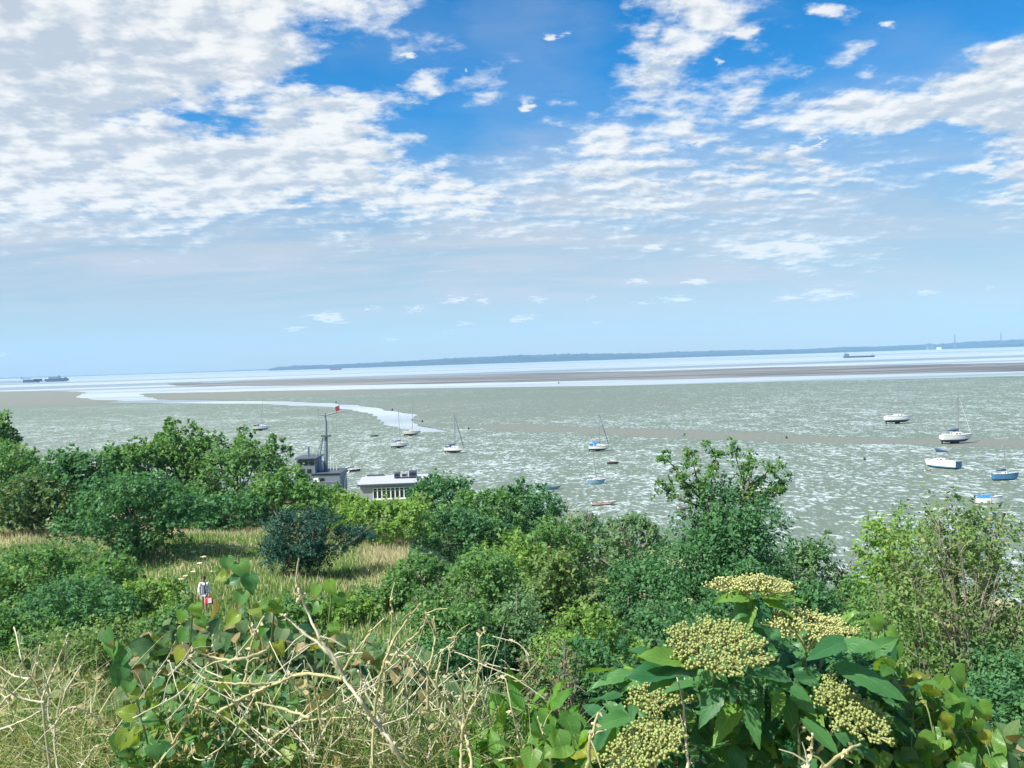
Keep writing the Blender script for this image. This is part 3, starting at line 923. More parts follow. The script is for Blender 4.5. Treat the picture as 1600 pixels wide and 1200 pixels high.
# mooring buoys and withies standing in the mud
BU = [(613, 641, 'dark', 'buoy in the wide part of the creek'), (660, 659.5, 'dark', 'buoy on the brown mud right of the pale yacht'), (732, 671, 'dark', 'buoy on the mud right of the end of the creek'),
      (525, 629.5, 'dark', 'buoy in the narrow neck of the creek'), (1229, 685, 'dark', 'buoy at the brown mud bar right of the leaning mast'), (1351, 719, 'dark', 'buoy among the pools left of the broad cabin boat'),
      (873, 599, 'dark', 'buoy in the far channel')]
for (x, y, c, d) in BU:
    P = at_z(x, y, 0.12)
    s = P.y / 300.0
    b = empty('mooring_buoy', (P.x, P.y, 0.1))
    tag(b, 'small dark round ' + d, 'buoy', 'mooring buoys')
    r = 0.36 * s ** 0.6
    MB().sphere((0, 0, r * 0.8), r, 12, 8).build('float', M['black'], b, smooth=True)
    MB().tube([(0, 0, r * 1.5), (0, 0, r * 2.6)], 0.05, 6).build('pickup_post', M['black'], b)
WI = [(498, 671, 34, 'left of the ship mast head'), (525, 676, 40, 'right of the ship mast'), (520, 668, 26, 'between the ship mast and the creek'), (442, 722, 44, 'left of the grey ship by the tree tops'), (410, 640, 30, 'out beyond the white cruiser')]
for (x, y, h, d) in WI:
    P = at_z(x, y, 0.1)
    H = h * P.y / F_PX
    o = MB().tube([(0, 0, -0.3), (0.03 * H, 0, H * 0.5), (0.02 * H, 0.0, H)], [0.07, 0.055, 0.035], 6)
    if h > 30:
        o.box((0.02 * H, 0, H * 0.9), (0.5, 0.06, 0.35))
    ob = o.build('withy_post', M['alloy'])
    ob.location = (P.x, P.y, 0.0)
    tag(ob, 'thin marker post in the mud ' + d, 'post', 'marker posts in the mud')
# ------------------------------------------------------------------ ships, pier, pylons far out
M['ship_grey'] = simple_mat('far_ship_grey', (0.10, 0.15, 0.20), 0.5)
M['ship_dark'] = simple_mat('far_ship_dark', (0.04, 0.07, 0.10), 0.5)
M['ship_red'] = simple_mat('far_ship_red', (0.25, 0.06, 0.05), 0.5)
M['pier_iron'] = simple_mat('pier_iron', (0.035, 0.05, 0.10), 0.7)


def ship_hull(L, B, fb, mat, root, bow=1):
    mb = MB()
    vs, fs = [], []
    n = 14
    for i in range(n + 1):
        t = i / n
        b = B / 2 * min(1.0, 0.75 + t * 2) if t < 0.7 else B / 2 * max(0.03, 1 - ((t - 0.7) / 0.3) ** 2)
        z = fb * (1.0 + 0.55 * max(0, (t - 0.82) / 0.18) ** 0.6 * (1 if t > 0.82 else 0))
        x = (-L / 2 + L * t)
        xr = L * 0.03 * max(0, (t - 0.8) / 0.2)
        vs += [(bow * x, -b * 0.8, -0.5), (bow * (x + xr), -b, z), (bow * (x + xr), b, z), (bow * x, b * 0.8, -0.5)]
    for i in range(n):
        for j in range(3):
            fs.append((i * 4 + j, (i + 1) * 4 + j, (i + 1) * 4 + j + 1, i * 4 + j + 1))
    fs += [(0, 1, 2, 3), (n * 4 + 3, n * 4 + 2, n * 4 + 1, n * 4)]
    return mb.add(vs, fs).build('hull', mat, root)


def cargo_ship(label, px, py, wpx, hull, house, fb, bow=1, hatches=4, scale_h=1.0, yaw=0):
    P = at_z(px, py, 0)
    u = P.y / F_PX
    L = wpx * u
    root = empty('cargo_ship', (P.x, P.y, 0), R(yaw))
    tag(root, label, 'ship', 'ships out in the estuary')
    B = L * 0.16
    ship_hull(L, B, fb * u, hull, root, bow)
    ho = MB()
    hx = -bow * L * 0.40
    hb = ho.box((hx, 0, fb * u * 1.9), (L * 0.13, B * 0.85, fb * u * 1.8)).box((hx + bow * L * 0.01, 0, fb * u * 3.1), (L * 0.08, B * 0.9, fb * u * 0.7)).build('deckhouse', house, root)
    MB().tube([(hx - bow * L * 0.04, 0, fb * u * 2.7), (hx - bow * L * 0.045, 0, fb * u * 4.2)], L * 0.014, 8).build('funnel', hull, root)
    MB().tube([(hx + bow * L * 0.02, 0, fb * u * 3.3), (hx + bow * L * 0.02, 0, fb * u * 4.9)], L * 0.004, 5).build('mast', house, root)
    MB().tube([(bow * L * 0.44, 0, fb * u * 1.3), (bow * L * 0.44, 0, fb * u * 3.4)], L * 0.005, 5).build('foremast', house, root)
    for k in range(hatches):
        MB().box((hx + bow * L * (0.17 + 0.155 * k), 0, fb * u * 1.12), (L * 0.13, B * 0.7, fb * u * 0.35)).build('hatch_cover', hull, root)
    return root


cargo_ship('long low dark cargo ship with its deckhouse at the left end, off the right hills', 1342, 558.5, 48, M['ship_dark'], M['ship_grey'], 1.8)
cargo_ship('small reddish coaster off the left end of the wooded hills', 524.5, 578.0, 18, M['ship_red'], M['ship_red'], 1.9, hatches=2)
cargo_ship('faint grey ship beyond the pier at the left edge', 40, 592.3, 15, M['ship_grey'], M['ship_grey'], 0.9, hatches=2)

# pier head running in from the left
P0, P1 = at_z(-40, 600.5, 0), at_z(106, 597.3, 0)
Yp = 2900.0
u = Yp / F_PX
xa, xb = at_y(-40, 600, Yp).x, at_y(106, 597, Yp).x
root = empty('pier', ((xa + xb) / 2, Yp, 0))
tag(root, 'long dark pier with low buildings running in from the left edge of the sea', 'pier')
W_ = xb - xa
cx = (xa + xb) / 2
zt = 5.5
def pxx(px):
    return at_y(px, 598, Yp).x - cx
MB().box((0, 0, zt), (W_, 9, 1.0)).build('deck', M['pier_iron'], root)
pl = MB()
for k in range(60):
    x = -W_ / 2 + W_ * (k + 0.5) / 60
    pl.tube([(x, -3, -1), (x, -3, zt - 0.4)], 0.35, 5).tube([(x, 3, -1), (x, 3, zt - 0.4)], 0.35, 5)
pl.build('piles', M['pier_iron'], root)
for (a, b, h) in ((38, 62, 4.0), (55, 64, 5.5), (72, 106, 4.0)):
    MB().box(((pxx(a) + pxx(b)) / 2, 0, zt + 0.5 + h / 2 - 1.5), (pxx(b) - pxx(a), 16, h + 3)).build('pier_building', M['pier_iron'], root)
MB().box(((pxx(39) + pxx(62)) / 2, -6, 2.4), (pxx(62) - pxx(39), 10, 4.4)).build('landing_stage', M['pier_iron'], root)

fr = empty('ferry', (at_y(88, 596, Yp + 120).x, Yp + 120, 0))
tag(fr, 'grey blue ship with a stepped deckhouse and funnel moored behind the pier head', 'ship', 'ships out in the estuary')
ship_hull(70, 14, 9.5, M['ship_grey'], fr)
MB().box((-4, 0, 11.5), (42, 11, 4.5), taper=0.94).box((-8, 0, 14.5), (34, 9, 2.0)).build('deckhouse', M['ship_grey'], fr)
MB().tube([(11, 0, 12), (10.5, 0, 20.5)], [2.6, 1.9], 8).build('funnel', M['ship_dark'], fr)

for (x, y0, y1, d) in ((1492, 536.5, 521.0, 'left of the two, above the far right hills'), (1564, 532.5, 518.5, 'right of the two, nearest the edge of the view')):
    Y = 8900.0
    a, b = at_y(x, y0, Y), at_y(x, y1, Y)
    o = empty('transmission_tower', (a.x, Y, 0))
    tag(o, 'thin tall tower on the skyline, ' + d, 'tower', 'towers on the skyline')
    mbb = MB()
    H = b.z
    for (sx, sy) in ((1, 1), (1, -1), (-1, 1), (-1, -1)):
        mbb.tube([(sx * 8, sy * 8, 0), (sx * 3.2, sy * 3.2, H * 0.6), (sx * 1.0, sy * 1.0, H)], [1.6, 1.4, 1.0], 5)
    for k in range(9):
        t = k / 9
        w = 8 * (1 - t) + 0.9 * t
        mbb.box((0, 0, H * (0.25 + 0.7 * t)), (w * 1.4, w * 1.4, 0.9))
    mbb.build('lattice', M['ship_grey'], o)
    MB().box((0, 0, H * 0.86), (26, 2, 1.6)).box((0, 0, H * 0.74), (32, 2, 1.6)).build('cross_arm', M['ship_grey'], o)
for (x, y0, w, h, mt, d) in ((1453, 541.5, 9, 3.6, 'ship_grey', 'grey block like plant building on the far right shore'), (1467, 543.3, 5, 1.0, 'white', 'white storage building on the far right shore')):
    Y = 7480.0
    a = at_y(x, y0, Y)
    u = Y / F_PX
    o = empty('industrial_building', (a.x, Y, 0))
    tag(o, d, 'building')
    zt_ = max(a.z, 4) + h * u
    MB().box((0, 0, zt_ / 2), (w * u, 30, zt_)).build('wall', M[mt], o)
    MB().box((0, 0, zt_ + 1), (w * u * 1.04, 33, 2.0)).build('roof', M['ship_dark'], o)

# ------------------------------------------------------------------ grey ship used as a clubhouse, and the white clubhouse
M['navy_grey'] = simple_mat('warship_grey', (0.155, 0.195, 0.245), 0.55, var=0.18, scale=1.5)
M['dark_grey'] = simple_mat('dark_grey_paint', (0.06, 0.08, 0.11), 0.6, var=0.2, scale=2.0)
M['pale_roof'] = simple_mat('pale_roof_felt', (0.36, 0.38, 0.44), 0.8, var=0.10, scale=0.8)
M['pale_wall'] = simple_mat('pale_grey_render', (0.27, 0.30, 0.33), 0.8, var=0.15, scale=1.5)
M['wframe'] = simple_mat('white_window_frame', (0.78, 0.80, 0.80), 0.5, var=0.08)
M['flag_red'] = simple_mat('red_flag', (0.45, 0.03, 0.04), 0.8)
YS = 146.0


def S(px, py, Y=YS):
    return at_y(px, py, Y)


o0 = S(505, 790)
ship = empty('moored_warship', (o0.x, YS, 0.0), 0)
tag(ship, 'old grey warship with a tall mast lying behind the trees at the shore', 'ship')


def rel(px, py, dy=0.0, Y=YS):
    p = at_y(px, py, Y + dy)
    return Vector((p.x - o0.x, dy, p.z))


# hull lies across the view; bow to the left behind the trees
hl = MB()
vs, fs = [], []
xs0, xs1 = rel(330, 760).x, rel(533, 760).x
n = 16
for i in range(n + 1):
    t = i / n
    b = 3.6 * (max(0.05, math.sin(min(1, t / 0.4) * math.pi / 2)))
    zd_ = 3.9 + 1.4 * max(0, 0.45 - t) ** 1.2
    x = xs0 + (xs1 - xs0) * t
    vs += [(x, -b * 0.7, -0.8), (x - (1 - t) * 0.6, -b, zd_), (x - (1 - t) * 0.6, b, zd_), (x, b * 0.7, -0.8)]
for i in range(n):
    for j in range(3):
        fs.append((i * 4 + j, (i + 1) * 4 + j, (i + 1) * 4 + j + 1, i * 4 + j + 1))
fs += [(0, 1, 2, 3), (n * 4 + 3, n * 4 + 2, n * 4 + 1, n * 4)]
hl.add(vs, fs).build('hull', M['navy_grey'], ship)


def pbox(name, x0, x1, y0, y1, dy, depth, mat, parent, taper=1.0):
    a, b = rel(x0, y1, dy), rel(x1, y0, dy)
    c = ((a.x + b.x) / 2, dy + depth / 2, (a.z + b.z) / 2)
    return MB().box(c, (abs(b.x - a.x), depth, abs(b.z - a.z)), taper=taper).build(name, mat, parent, bevel=0.03)


aft = pbox('aft_deckhouse', 486, 531, 741, 776, -3.0, 6, M['navy_grey'], ship)
pbox('deck_rim', 484, 533, 738.5, 741.5, -3.2, 6.4, M['dark_grey'], ship)
pbox('locker', 490, 499, 747.5, 755, -3.35, 0.5, M['wframe'], aft)
pbox('doorway', 500, 506, 747, 754, -3.12, 0.14, M['glass'], aft)
pbox('ledge', 486, 514, 755.5, 757, -3.3, 0.4, M['dark_grey'], aft)
br = pbox('bridge', 464, 492, 719, 745, -2.6, 5.2, M['navy_grey'], ship)
pbox('bridge_roof', 460, 494, 715.5, 718.7, -3.0, 6.0, M['dark_grey'], ship)
for (a, b) in ((466, 472), (474, 481), (483, 490)):
    pbox('window', a, b, 721, 727, -2.68, 0.12, M['glass'], br)
for (a, b) in ((470, 476), (480, 486)):
    pbox('window', a, b, 733, 739, -2.68, 0.12, M['glass'], br)
MB().tube([rel(482, 716), rel(482, 698)], 0.16, 6).box(tuple(rel(482, 698)), (1.1, 0.12, 0.14)).build('radar_post', M['navy_grey'], ship)
rail = MB()
for k in range(5):
    rail.tube([rel(493 + 3.2 * k, 740), rel(493 + 3.2 * k, 719 + k * 0.3)], 0.06, 5)
rail.tube([rel(492, 718), rel(507, 718.5)], 0.07, 5).tube([rel(492, 728), rel(507, 728.5)], 0.05, 5)
rail.build('white_railing', M['wframe'], ship)
pbox('funnel_casing', 494, 504, 722, 741, 0.3, 2.4, M['wframe'], ship, taper=0.8)
mast = MB().tube([rel(509, 740), rel(509.5, 682)], [0.36, 0.29], 8).tube([rel(509.5, 682), rel(509.5, 660), rel(508, 652)], [0.22, 0.19, 0.15], 8).build('mast', M['navy_grey'], ship)
lg = MB()
lg.tube([rel(504, 684, 0), rel(497, 705, -0.8), rel(494, 722, -1.4)], 0.09, 6).tube([rel(505, 684, 0), rel(501, 705, 1.0), rel(500, 722, 1.6)], 0.09, 6)
for k in range(7):
    y = 690 + 7 * k
    lg.tube([rel(506.8, y + 3), rel(511.8, y)], 0.05, 4)
lg.build('mast_stay', M['navy_grey'], mast)
MB().box(tuple(rel(509.5, 681)), (1.45, 1.2, 0.22)).build('mast_platform', M['dark_grey'], mast)
MB().tube([rel(499.5, 648.5), rel(509, 648.8), rel(520, 645.5), rel(532, 643), rel(545, 643.5)], [0.08, 0.14, 0.14, 0.11, 0.06], 6).build('yardarm', M['navy_grey'], mast)
MB().tube([rel(508.5, 652), rel(508.7, 646)], 0.13, 6).build('masthead', M['dark_grey'], mast)
a, b = rel(527, 643.5), rel(530.5, 631.5)
fp = MB().tube([a, b], 0.04, 5).build('flagpole', M['navy_grey'], mast)
vs = []
for i in range(5):
    t = i / 4
    for j in range(4):
        s = j / 3
        vs.append((b.x - 0.05 - 0.75 * t * (1 - 0.2 * s), 0.10 * math.sin(t * 5 + s), b.z - 0.15 - 0.85 * s - 0.35 * t))
MB().add(vs, [(i * 4 + j, i * 4 + j + 1, (i + 1) * 4 + j + 1, (i + 1) * 4 + j) for i in range(4) for j in range(3)]).build('flag', M['flag_red'], fp)
sh = MB()
for (x, y0, y1) in ((517, 712, 741), (521, 722, 741), (526, 726, 741)):
    sh.tube([rel(x, y1), rel(x, y0)], 0.05, 5)
sh.build('stanchion', M['wframe'], ship)
dv = MB().tube([rel(538, 768, 0), rel(538.5, 752, 0), rel(541, 742, 0), rel(546, 735.5, 0)], [0.16, 0.14, 0.12, 0.08], 7)
d_ = dv.build('davit_crane', M['wframe'])
d_.location = (o0.x, YS, 0)
tag(d_, 'pale curved davit standing between the grey ship and the white clubhouse', 'crane')

# white clubhouse
YC = 143.0
oc = at_y(604, 786, YC)
club = empty('clubhouse', (oc.x, YC, 0.0), R(3))
tag(club, 'low pale clubhouse with a row of white framed windows behind the trees', 'building')


def relc(px, py, dy=0.0):
    p = at_y(px, py, YC + dy)
    return Vector((p.x - oc.x, dy, p.z))


x0, x1 = relc(563, 770).x, relc(668, 770).x
ze = relc(604, 756.5).z
ww = MB().box(((x0 + x1) / 2, 3.0, (ze - 0.3) / 2 - 0.2), (x1 - x0, 6.0, ze + 0.1)).build('wall', M['pale_wall'], club)
zr = relc(604, 744.5, 6.0).z
rf = MB()
ex, ez = 0.35, 0.16
rf.add([(x0 - ex, -0.45, ze), (x1 + ex, -0.45, ze), (x1 + ex, 6.5, zr), (x0 - ex, 6.5, zr), (x0 - ex, -0.45, ze + ez), (x1 + ex, -0.45, ze + ez), (x1 + ex, 6.5, zr + ez), (x0 - ex, 6.5, zr + ez)],
       [(3, 2, 1, 0), (4, 5, 6, 7), (0, 1, 5, 4), (1, 2, 6, 5), (2, 3, 7, 6), (3, 0, 4, 7)])
roof = rf.build('roof', M['pale_roof'], club)
MB().box(((x0 + x1) / 2, -0.50, ze - 0.02), (x1 - x0 + 0.7, 0.06, 0.30)).build('gutter', M['dark_grey'], roof)
MB().box((relc(581, 745).x, 6.2, zr + 0.28), (3.0, 0.25, 0.22)).build('ridge_vent', M['dark_grey'], roof)
wz0, wz1 = relc(612, 779).z, relc(612, 761.5).z
wx0, wx1 = relc(583, 770).x, relc(645, 770).x
nw = 9
for k in range(nw):
    a = wx0 + (wx1 - wx0) * k / nw
    b = wx0 + (wx1 - wx0) * (k + 1) / nw
    fm = MB()
    t = 0.09
    zc = (wz0 + wz1) / 2
    fm.box((a + t / 2, -0.06, zc), (t, 0.12, wz1 - wz0)).box((b - t / 2 - 0.004, -0.06, zc), (t, 0.12, wz1 - wz0))
    fm.box(((a + b) / 2, -0.058, wz0 + t / 2), (b - a - 2 * t - 0.006, 0.12, t)).box(((a + b) / 2, -0.058, wz1 - t / 2), (b - a - 2 * t - 0.006, 0.12, t))
    fm.box(((a + b) / 2, -0.056, wz1 - 0.48), (b - a - 2 * t - 0.006, 0.10, 0.07))
    w = fm.build('window', M['wframe'], club)
    MB().box(((a + b) / 2, -0.015, zc), (b - a - 2 * t + 0.02, 0.02, wz1 - wz0 - 2 * t + 0.02)).build('pane', M['glass'], w)
MB().box(((wx0 + wx1) / 2, -0.14, wz0 - 0.06), (wx1 - wx0 + 0.3, 0.28, 0.11)).build('sill', M['wframe'], club)
for k, (a, b, h) in enumerate(((610.5, 621, 0.85), (622, 633, 0.75), (634, 648, 1.05))):
    xa_, xb_ = relc(a, 745).x, relc(b, 745).x
    u_ = empty('roof_plant_unit', (oc.x + (xa_ + xb_) / 2, YC + 3.8, (ze + (zr - ze) * 0.61 + ez)), R(3))
    tag(u_, ('dark boxy plant unit on the clubhouse roof, left end of the row', 'pale lidded plant unit in the middle of the clubhouse roof row', 'large dark plant unit with a rounded top on the right of the clubhouse roof')[k], 'roof unit', 'plant units on the clubhouse roof')
    MB().box((0, 0, h / 2 + 0.18), (xb_ - xa_ - 0.1, 1.2, h), taper=0.88).build('casing', M['dark_grey'] if k != 1 else M['pale_wall'], u_, bevel=0.06)
    for sx in (-1, 1):
        for sy in (-1, 1):
            MB().box((sx * (xb_ - xa_) * 0.38, sy * 0.5, 0.1), (0.08, 0.08, 0.28)).build('leg', M['dark_grey'], u_)
    MB().box((0, -0.56, h / 2 + 0.15), ((xb_ - xa_) * 0.6, 0.10, h * 0.45)).build('grille', M['glass'], u_)
# ------------------------------------------------------------------ walker on the grass slope
M['skin'] = simple_mat('skin', (0.42, 0.26, 0.19), 0.55, var=0.06)
M['hair'] = simple_mat('dark_hair', (0.02, 0.016, 0.013), 0.6)
M['jacket'] = simple_mat('white_shirt_cloth', (0.72, 0.74, 0.74), 0.85, var=0.08, scale=9)
M['top'] = simple_mat('grey_blue_top_cloth', (0.20, 0.24, 0.31), 0.85, var=0.15, scale=9)
M['strap'] = simple_mat('dark_strap', (0.03, 0.035, 0.05), 0.8)
M['shorts'] = simple_mat('pale_grey_shorts', (0.50, 0.50, 0.47), 0.85, var=0.1, scale=9)
M['bagred'] = simple_mat('red_bag_cloth', (0.55, 0.04, 0.06), 0.7)
M['bagwhite'] = simple_mat('white_bag_panel', (0.75, 0.70, 0.70), 0.7)
M['shoe'] = simple_mat('dark_shoe', (0.04, 0.04, 0.045), 0.7)

best = None
for Y in np.arange(40, 62, 0.25):
    p = at_y(318, 902, Y)
    d = abs(p.z - 1.70 - T(p.x, Y))
    if best is None or d < best[0]:
        best = (d, p.x, Y)
_, PX, PY = best
per = empty('person', (PX, PY, T(PX, PY)), 0)
tag(per, 'walker in an open white shirt with a red and white bag on the grass', 'person')


def skin_mesh(name, verts, edges, radii, mat, parent, root=0, sub=2):
    me = bpy.data.meshes.new(name)
    me.from_pydata(verts, edges, [])
    o = link_mesh(name, me, mat, parent)
    o.modifiers.new('skin', 'SKIN')
    for i, r in enumerate(radii):
        sv = me.skin_vertices[0].data[i]
        sv.radius = (r, r) if not hasattr(r, '__len__') else r
        sv.use_root = (i == root)
    s = o.modifiers.new('sub', 'SUBSURF')
    s.levels = s.render_levels = sub
    for p in me.polygons:
        p.use_smooth = True
    return o


# faces the camera (-y), mid stride
J = {'pel': (0, 0, 0.92), 'bel': (0, -0.01, 1.08), 'che': (0, 0.0, 1.28), 'nec': (0, 0.0, 1.43), 'hd0': (0, -0.015, 1.50), 'hd1': (0, -0.025, 1.60), 'hd2': (0, -0.01, 1.665),
     'nose': (0, -0.115, 1.575),
     'shL': (0.165, 0.0, 1.37), 'elL': (0.24, 0.03, 1.10), 'wrL': (0.25, -0.10, 0.88), 'paL': (0.25, -0.12, 0.81),
     'shR': (-0.165, 0.0, 1.37), 'elR': (-0.25, 0.05, 1.11), 'wrR': (-0.26, -0.03, 0.87), 'paR': (-0.262, -0.045, 0.80),
     'hiL': (0.09, 0, 0.86), 'knL': (0.10, -0.14, 0.49), 'anL': (0.10, -0.10, 0.09), 'toL': (0.11, -0.26, 0.04),
     'hiR': (-0.09, 0, 0.86), 'knR': (-0.10, 0.04, 0.47), 'anR': (-0.10, 0.20, 0.12), 'toR': (-0.11, 0.08, 0.03)}
RAD = {'pel': (0.15, 0.11), 'bel': (0.135, 0.10), 'che': (0.16, 0.11), 'nec': 0.055, 'hd0': 0.065, 'hd1': (0.078, 0.095), 'hd2': 0.06, 'nose': 0.014, 'shL': 0.062, 'elL': 0.043, 'wrL': 0.028, 'paL': (0.036, 0.018),
       'shR': 0.062, 'elR': 0.043, 'wrR': 0.028, 'paR': (0.036, 0.018), 'hiL': 0.10, 'knL': 0.075, 'anL': 0.052, 'toL': 0.03, 'hiR': 0.10, 'knR': 0.075, 'anR': 0.052, 'toR': 0.03}
ED = [('pel', 'bel'), ('bel', 'che'), ('che', 'nec'), ('nec', 'hd0'), ('hd0', 'hd1'), ('hd1', 'hd2'), ('hd1', 'nose'), ('che', 'shL'), ('shL', 'elL'), ('elL', 'wrL'), ('wrL', 'paL'), ('che', 'shR'), ('shR', 'elR'),
      ('elR', 'wrR'), ('wrR', 'paR'), ('pel', 'hiL'), ('hiL', 'knL'), ('knL', 'anL'), ('anL', 'toL'), ('pel', 'hiR'), ('hiR', 'knR'), ('knR', 'anR'), ('anR', 'toR')]
for sd, pz in (('L', J['paL']), ('R', J['paR'])):
    for k, (dxk, ln) in enumerate(((-0.026, 0.075), (-0.009, 0.085), (0.009, 0.08), (0.026, 0.062))):
        a, b = 'f%s%da' % (sd, k), 'f%s%db' % (sd, k)
        J[a] = (pz[0] + dxk * 0.6, pz[1] - 0.012, pz[2] - ln * 0.55)
        J[b] = (pz[0] + dxk * 0.6, pz[1] + 0.018, pz[2] - ln)
        RAD[a], RAD[b] = 0.009, 0.0075
        ED += [('pa' + sd, a), (a, b)]
    t = 'th' + sd
    J[t] = (pz[0], pz[1] - 0.055, pz[2] - 0.02)
    RAD[t] = 0.010
    ED += [('wr' + sd, t)]
keys = list(J)
ix = {k: i for i, k in enumerate(keys)}
skin_mesh('body', [J[k] for k in keys], [(ix[a], ix[b]) for a, b in ED], [RAD[k] for k in keys], M['skin'], per)


def cloth(name, ks, es, rr, mat):
    ii = {k: i for i, k in enumerate(ks)}
    return skin_mesh(name, [J[k] for k in ks], [(ii[a], ii[b]) for a, b in es], rr, mat, per)


J['hem'] = (0, 0.0, 0.84)
J['cufL'], J['cufR'] = (0.249, -0.06, 0.95), (-0.258, -0.01, 0.93)
cloth('shirt', ['che', 'bel', 'hem', 'shL', 'elL', 'cufL', 'shR', 'elR', 'cufR'], [('che', 'bel'), ('bel', 'hem'), ('che', 'shL'), ('shL', 'elL'), ('elL', 'cufL'), ('che', 'shR'), ('shR', 'elR'), ('elR', 'cufR')],
      [(0.19, 0.13), (0.175, 0.13), (0.19, 0.14), 0.082, 0.066, 0.052, 0.082, 0.066, 0.052], M['jacket'])
J['sL2'], J['sR2'] = (0.105, -0.10, 0.58), (-0.10, 0.02, 0.57)
cloth('shorts', ['pel', 'hiL', 'sL2', 'hiR', 'sR2'], [('pel', 'hiL'), ('hiL', 'sL2'), ('pel', 'hiR'), ('hiR', 'sR2')], [(0.165, 0.125), 0.108, 0.088, 0.108, 0.088], M['shorts'])
cloth('shoe', ['anL', 'toL'], [('anL', 'toL')], [0.05, 0.042], M['shoe'])
cloth('shoe', ['anR', 'toR'], [('anR', 'toR')], [0.05, 0.042], M['shoe'])
MB().sphere((0, 0.015, 1.635), 0.105, 12, 8, (0.95, 1.05, 0.85)).build('hair', M['hair'], per, smooth=True)
MB().box((0, -0.135, 1.14), (0.15, 0.05, 0.46), taper=0.8).build('grey_top', M['top'], per, bevel=0.02)
st2 = MB()
for sx in (1, -1):
    st2.tube([(sx * 0.10, 0.06, 1.42), (sx * 0.105, -0.09, 1.41), (sx * 0.10, -0.165, 1.25), (sx * 0.105, -0.17, 1.05), (sx * 0.12, -0.15, 0.90)], 0.022, 6)
st2.build('backpack_strap', M['strap'], per)
ey = MB()
for sx in (1, -1):
    ey.sphere((sx * 0.032, -0.108, 1.600), 0.011, 6, 5)
ey.build('eye', M['strap'], per)
MB().tube([(-0.025, -0.108, 1.535), (0, -0.113, 1.533), (0.025, -0.108, 1.535)], 0.007, 5).build('mouth', M['bagred'], per)
bag = empty('carrier_bag', (PX + 0.27, PY - 0.16, T(PX, PY) + 0.46))
tag(bag, 'red and white carrier bag held in the walker\'s hand', 'bag')
MB().box((0, 0, 0.14), (0.36, 0.14, 0.30), taper=0.86).build('bag_body', M['bagred'], bag, bevel=0.03)
MB().box((0.06, -0.075, 0.16), (0.17, 0.03, 0.20)).build('white_panel', M['bagwhite'], bag)
MB().tube([(-0.07, 0, 0.28), (-0.05, 0.01, 0.37), (0, 0.02, 0.40), (0.05, 0.01, 0.37), (0.07, 0, 0.28)], 0.009, 5).build('handle', M['bagred'], bag)
# ------------------------------------------------------------------ trees and bushes
def leaf_mat(name, dark, light, trans=0.34, rough=0.5, yellow=None, yfrac=0.06):
    """leaf: every leaf its own shade between two greens, light passes through"""
    m, nt = new_mat(name)
    N = NT(nt)
    geo = N.n('ShaderNodeNewGeometry')
    rnd = geo.outputs['Random Per Island']
    tcn = N.n('ShaderNodeTexCoord')
    nz = N.noise(tcn.outputs['Object'], 0.8, 3, 0.6)
    f = N.math('MULTIPLY_ADD', N.math('SUBTRACT', nz.outputs[0], 0.5), 2.3, N.math('MULTIPLY_ADD', rnd, 0.7, 0.15), clamp=True)
    col = N.mix(f, c4(dark), c4(light))
    if yellow:
        col = N.mix(N.math('GREATER_THAN', N.math('FRACT', N.math('MULTIPLY', rnd, 37.7)), 1.0 - yfrac), col, c4(yellow))
    p = N.n('ShaderNodeBsdfPrincipled')
    N.link(col, p.inputs['Base Color'])
    p.inputs['Roughness'].default_value = rough
    p.inputs['Specular IOR Level'].default_value = 0.22
    t = N.n('ShaderNodeBsdfTranslucent')
    N.link(N.vmath('MULTIPLY', col, (1.25, 1.25, 0.7)), t.inputs['Color'])
    mx = N.n('ShaderNodeMixShader')
    mx.inputs[0].default_value = trans
    N.link(p.outputs[0], mx.inputs[1])
    N.link(t.outputs[0], mx.inputs[2])
    N.link(mx.outputs[0], N.n('ShaderNodeOutputMaterial').inputs[0])
    return m


LM = {
    'deep': leaf_mat('deep_green_leaf', (0.050, 0.155, 0.072), (0.125, 0.285, 0.105), trans=0.42),
    'mid': leaf_mat('mid_green_leaf', (0.080, 0.200, 0.070), (0.185, 0.345, 0.105), trans=0.42, yellow=(0.26, 0.34, 0.07), yfrac=0.02),
    'bright': leaf_mat('bright_green_leaf', (0.125, 0.255, 0.064), (0.255, 0.415, 0.090), trans=0.42, yellow=(0.30, 0.40, 0.07), yfrac=0.04),
    'olive': leaf_mat('olive_green_leaf', (0.110, 0.205, 0.066), (0.225, 0.335, 0.110), trans=0.42, yellow=(0.36, 0.36, 0.12), yfrac=0.03),
    'grey': leaf_mat('grey_green_leaf', (0.095, 0.205, 0.095), (0.190, 0.320, 0.140), trans=0.42),
    'pine': leaf_mat('dark_blue_green_needle', (0.018, 0.072, 0.052), (0.050, 0.135, 0.085), trans=0.15),
    'brown': leaf_mat('brownish_dry_leaf', (0.130, 0.135, 0.075), (0.240, 0.235, 0.135), yellow=(0.10, 0.22, 0.07), yfrac=0.35),
    'rust': leaf_mat('dark_mixed_leaf', (0.048, 0.125, 0.060), (0.155, 0.240, 0.085), yellow=(0.32, 0.31, 0.08), yfrac=0.05),
}
m_bark = simple_mat('grey_brown_bark', (0.17, 0.145, 0.115), 0.9, var=0.35, scale=6.0)
m_twig = simple_mat('pale_grey_twig', (0.30, 0.27, 0.21), 0.85, var=0.25, scale=9.0)


def unit(a):
    return a / np.maximum(np.linalg.norm(a, axis=-1, keepdims=True), 1e-9)


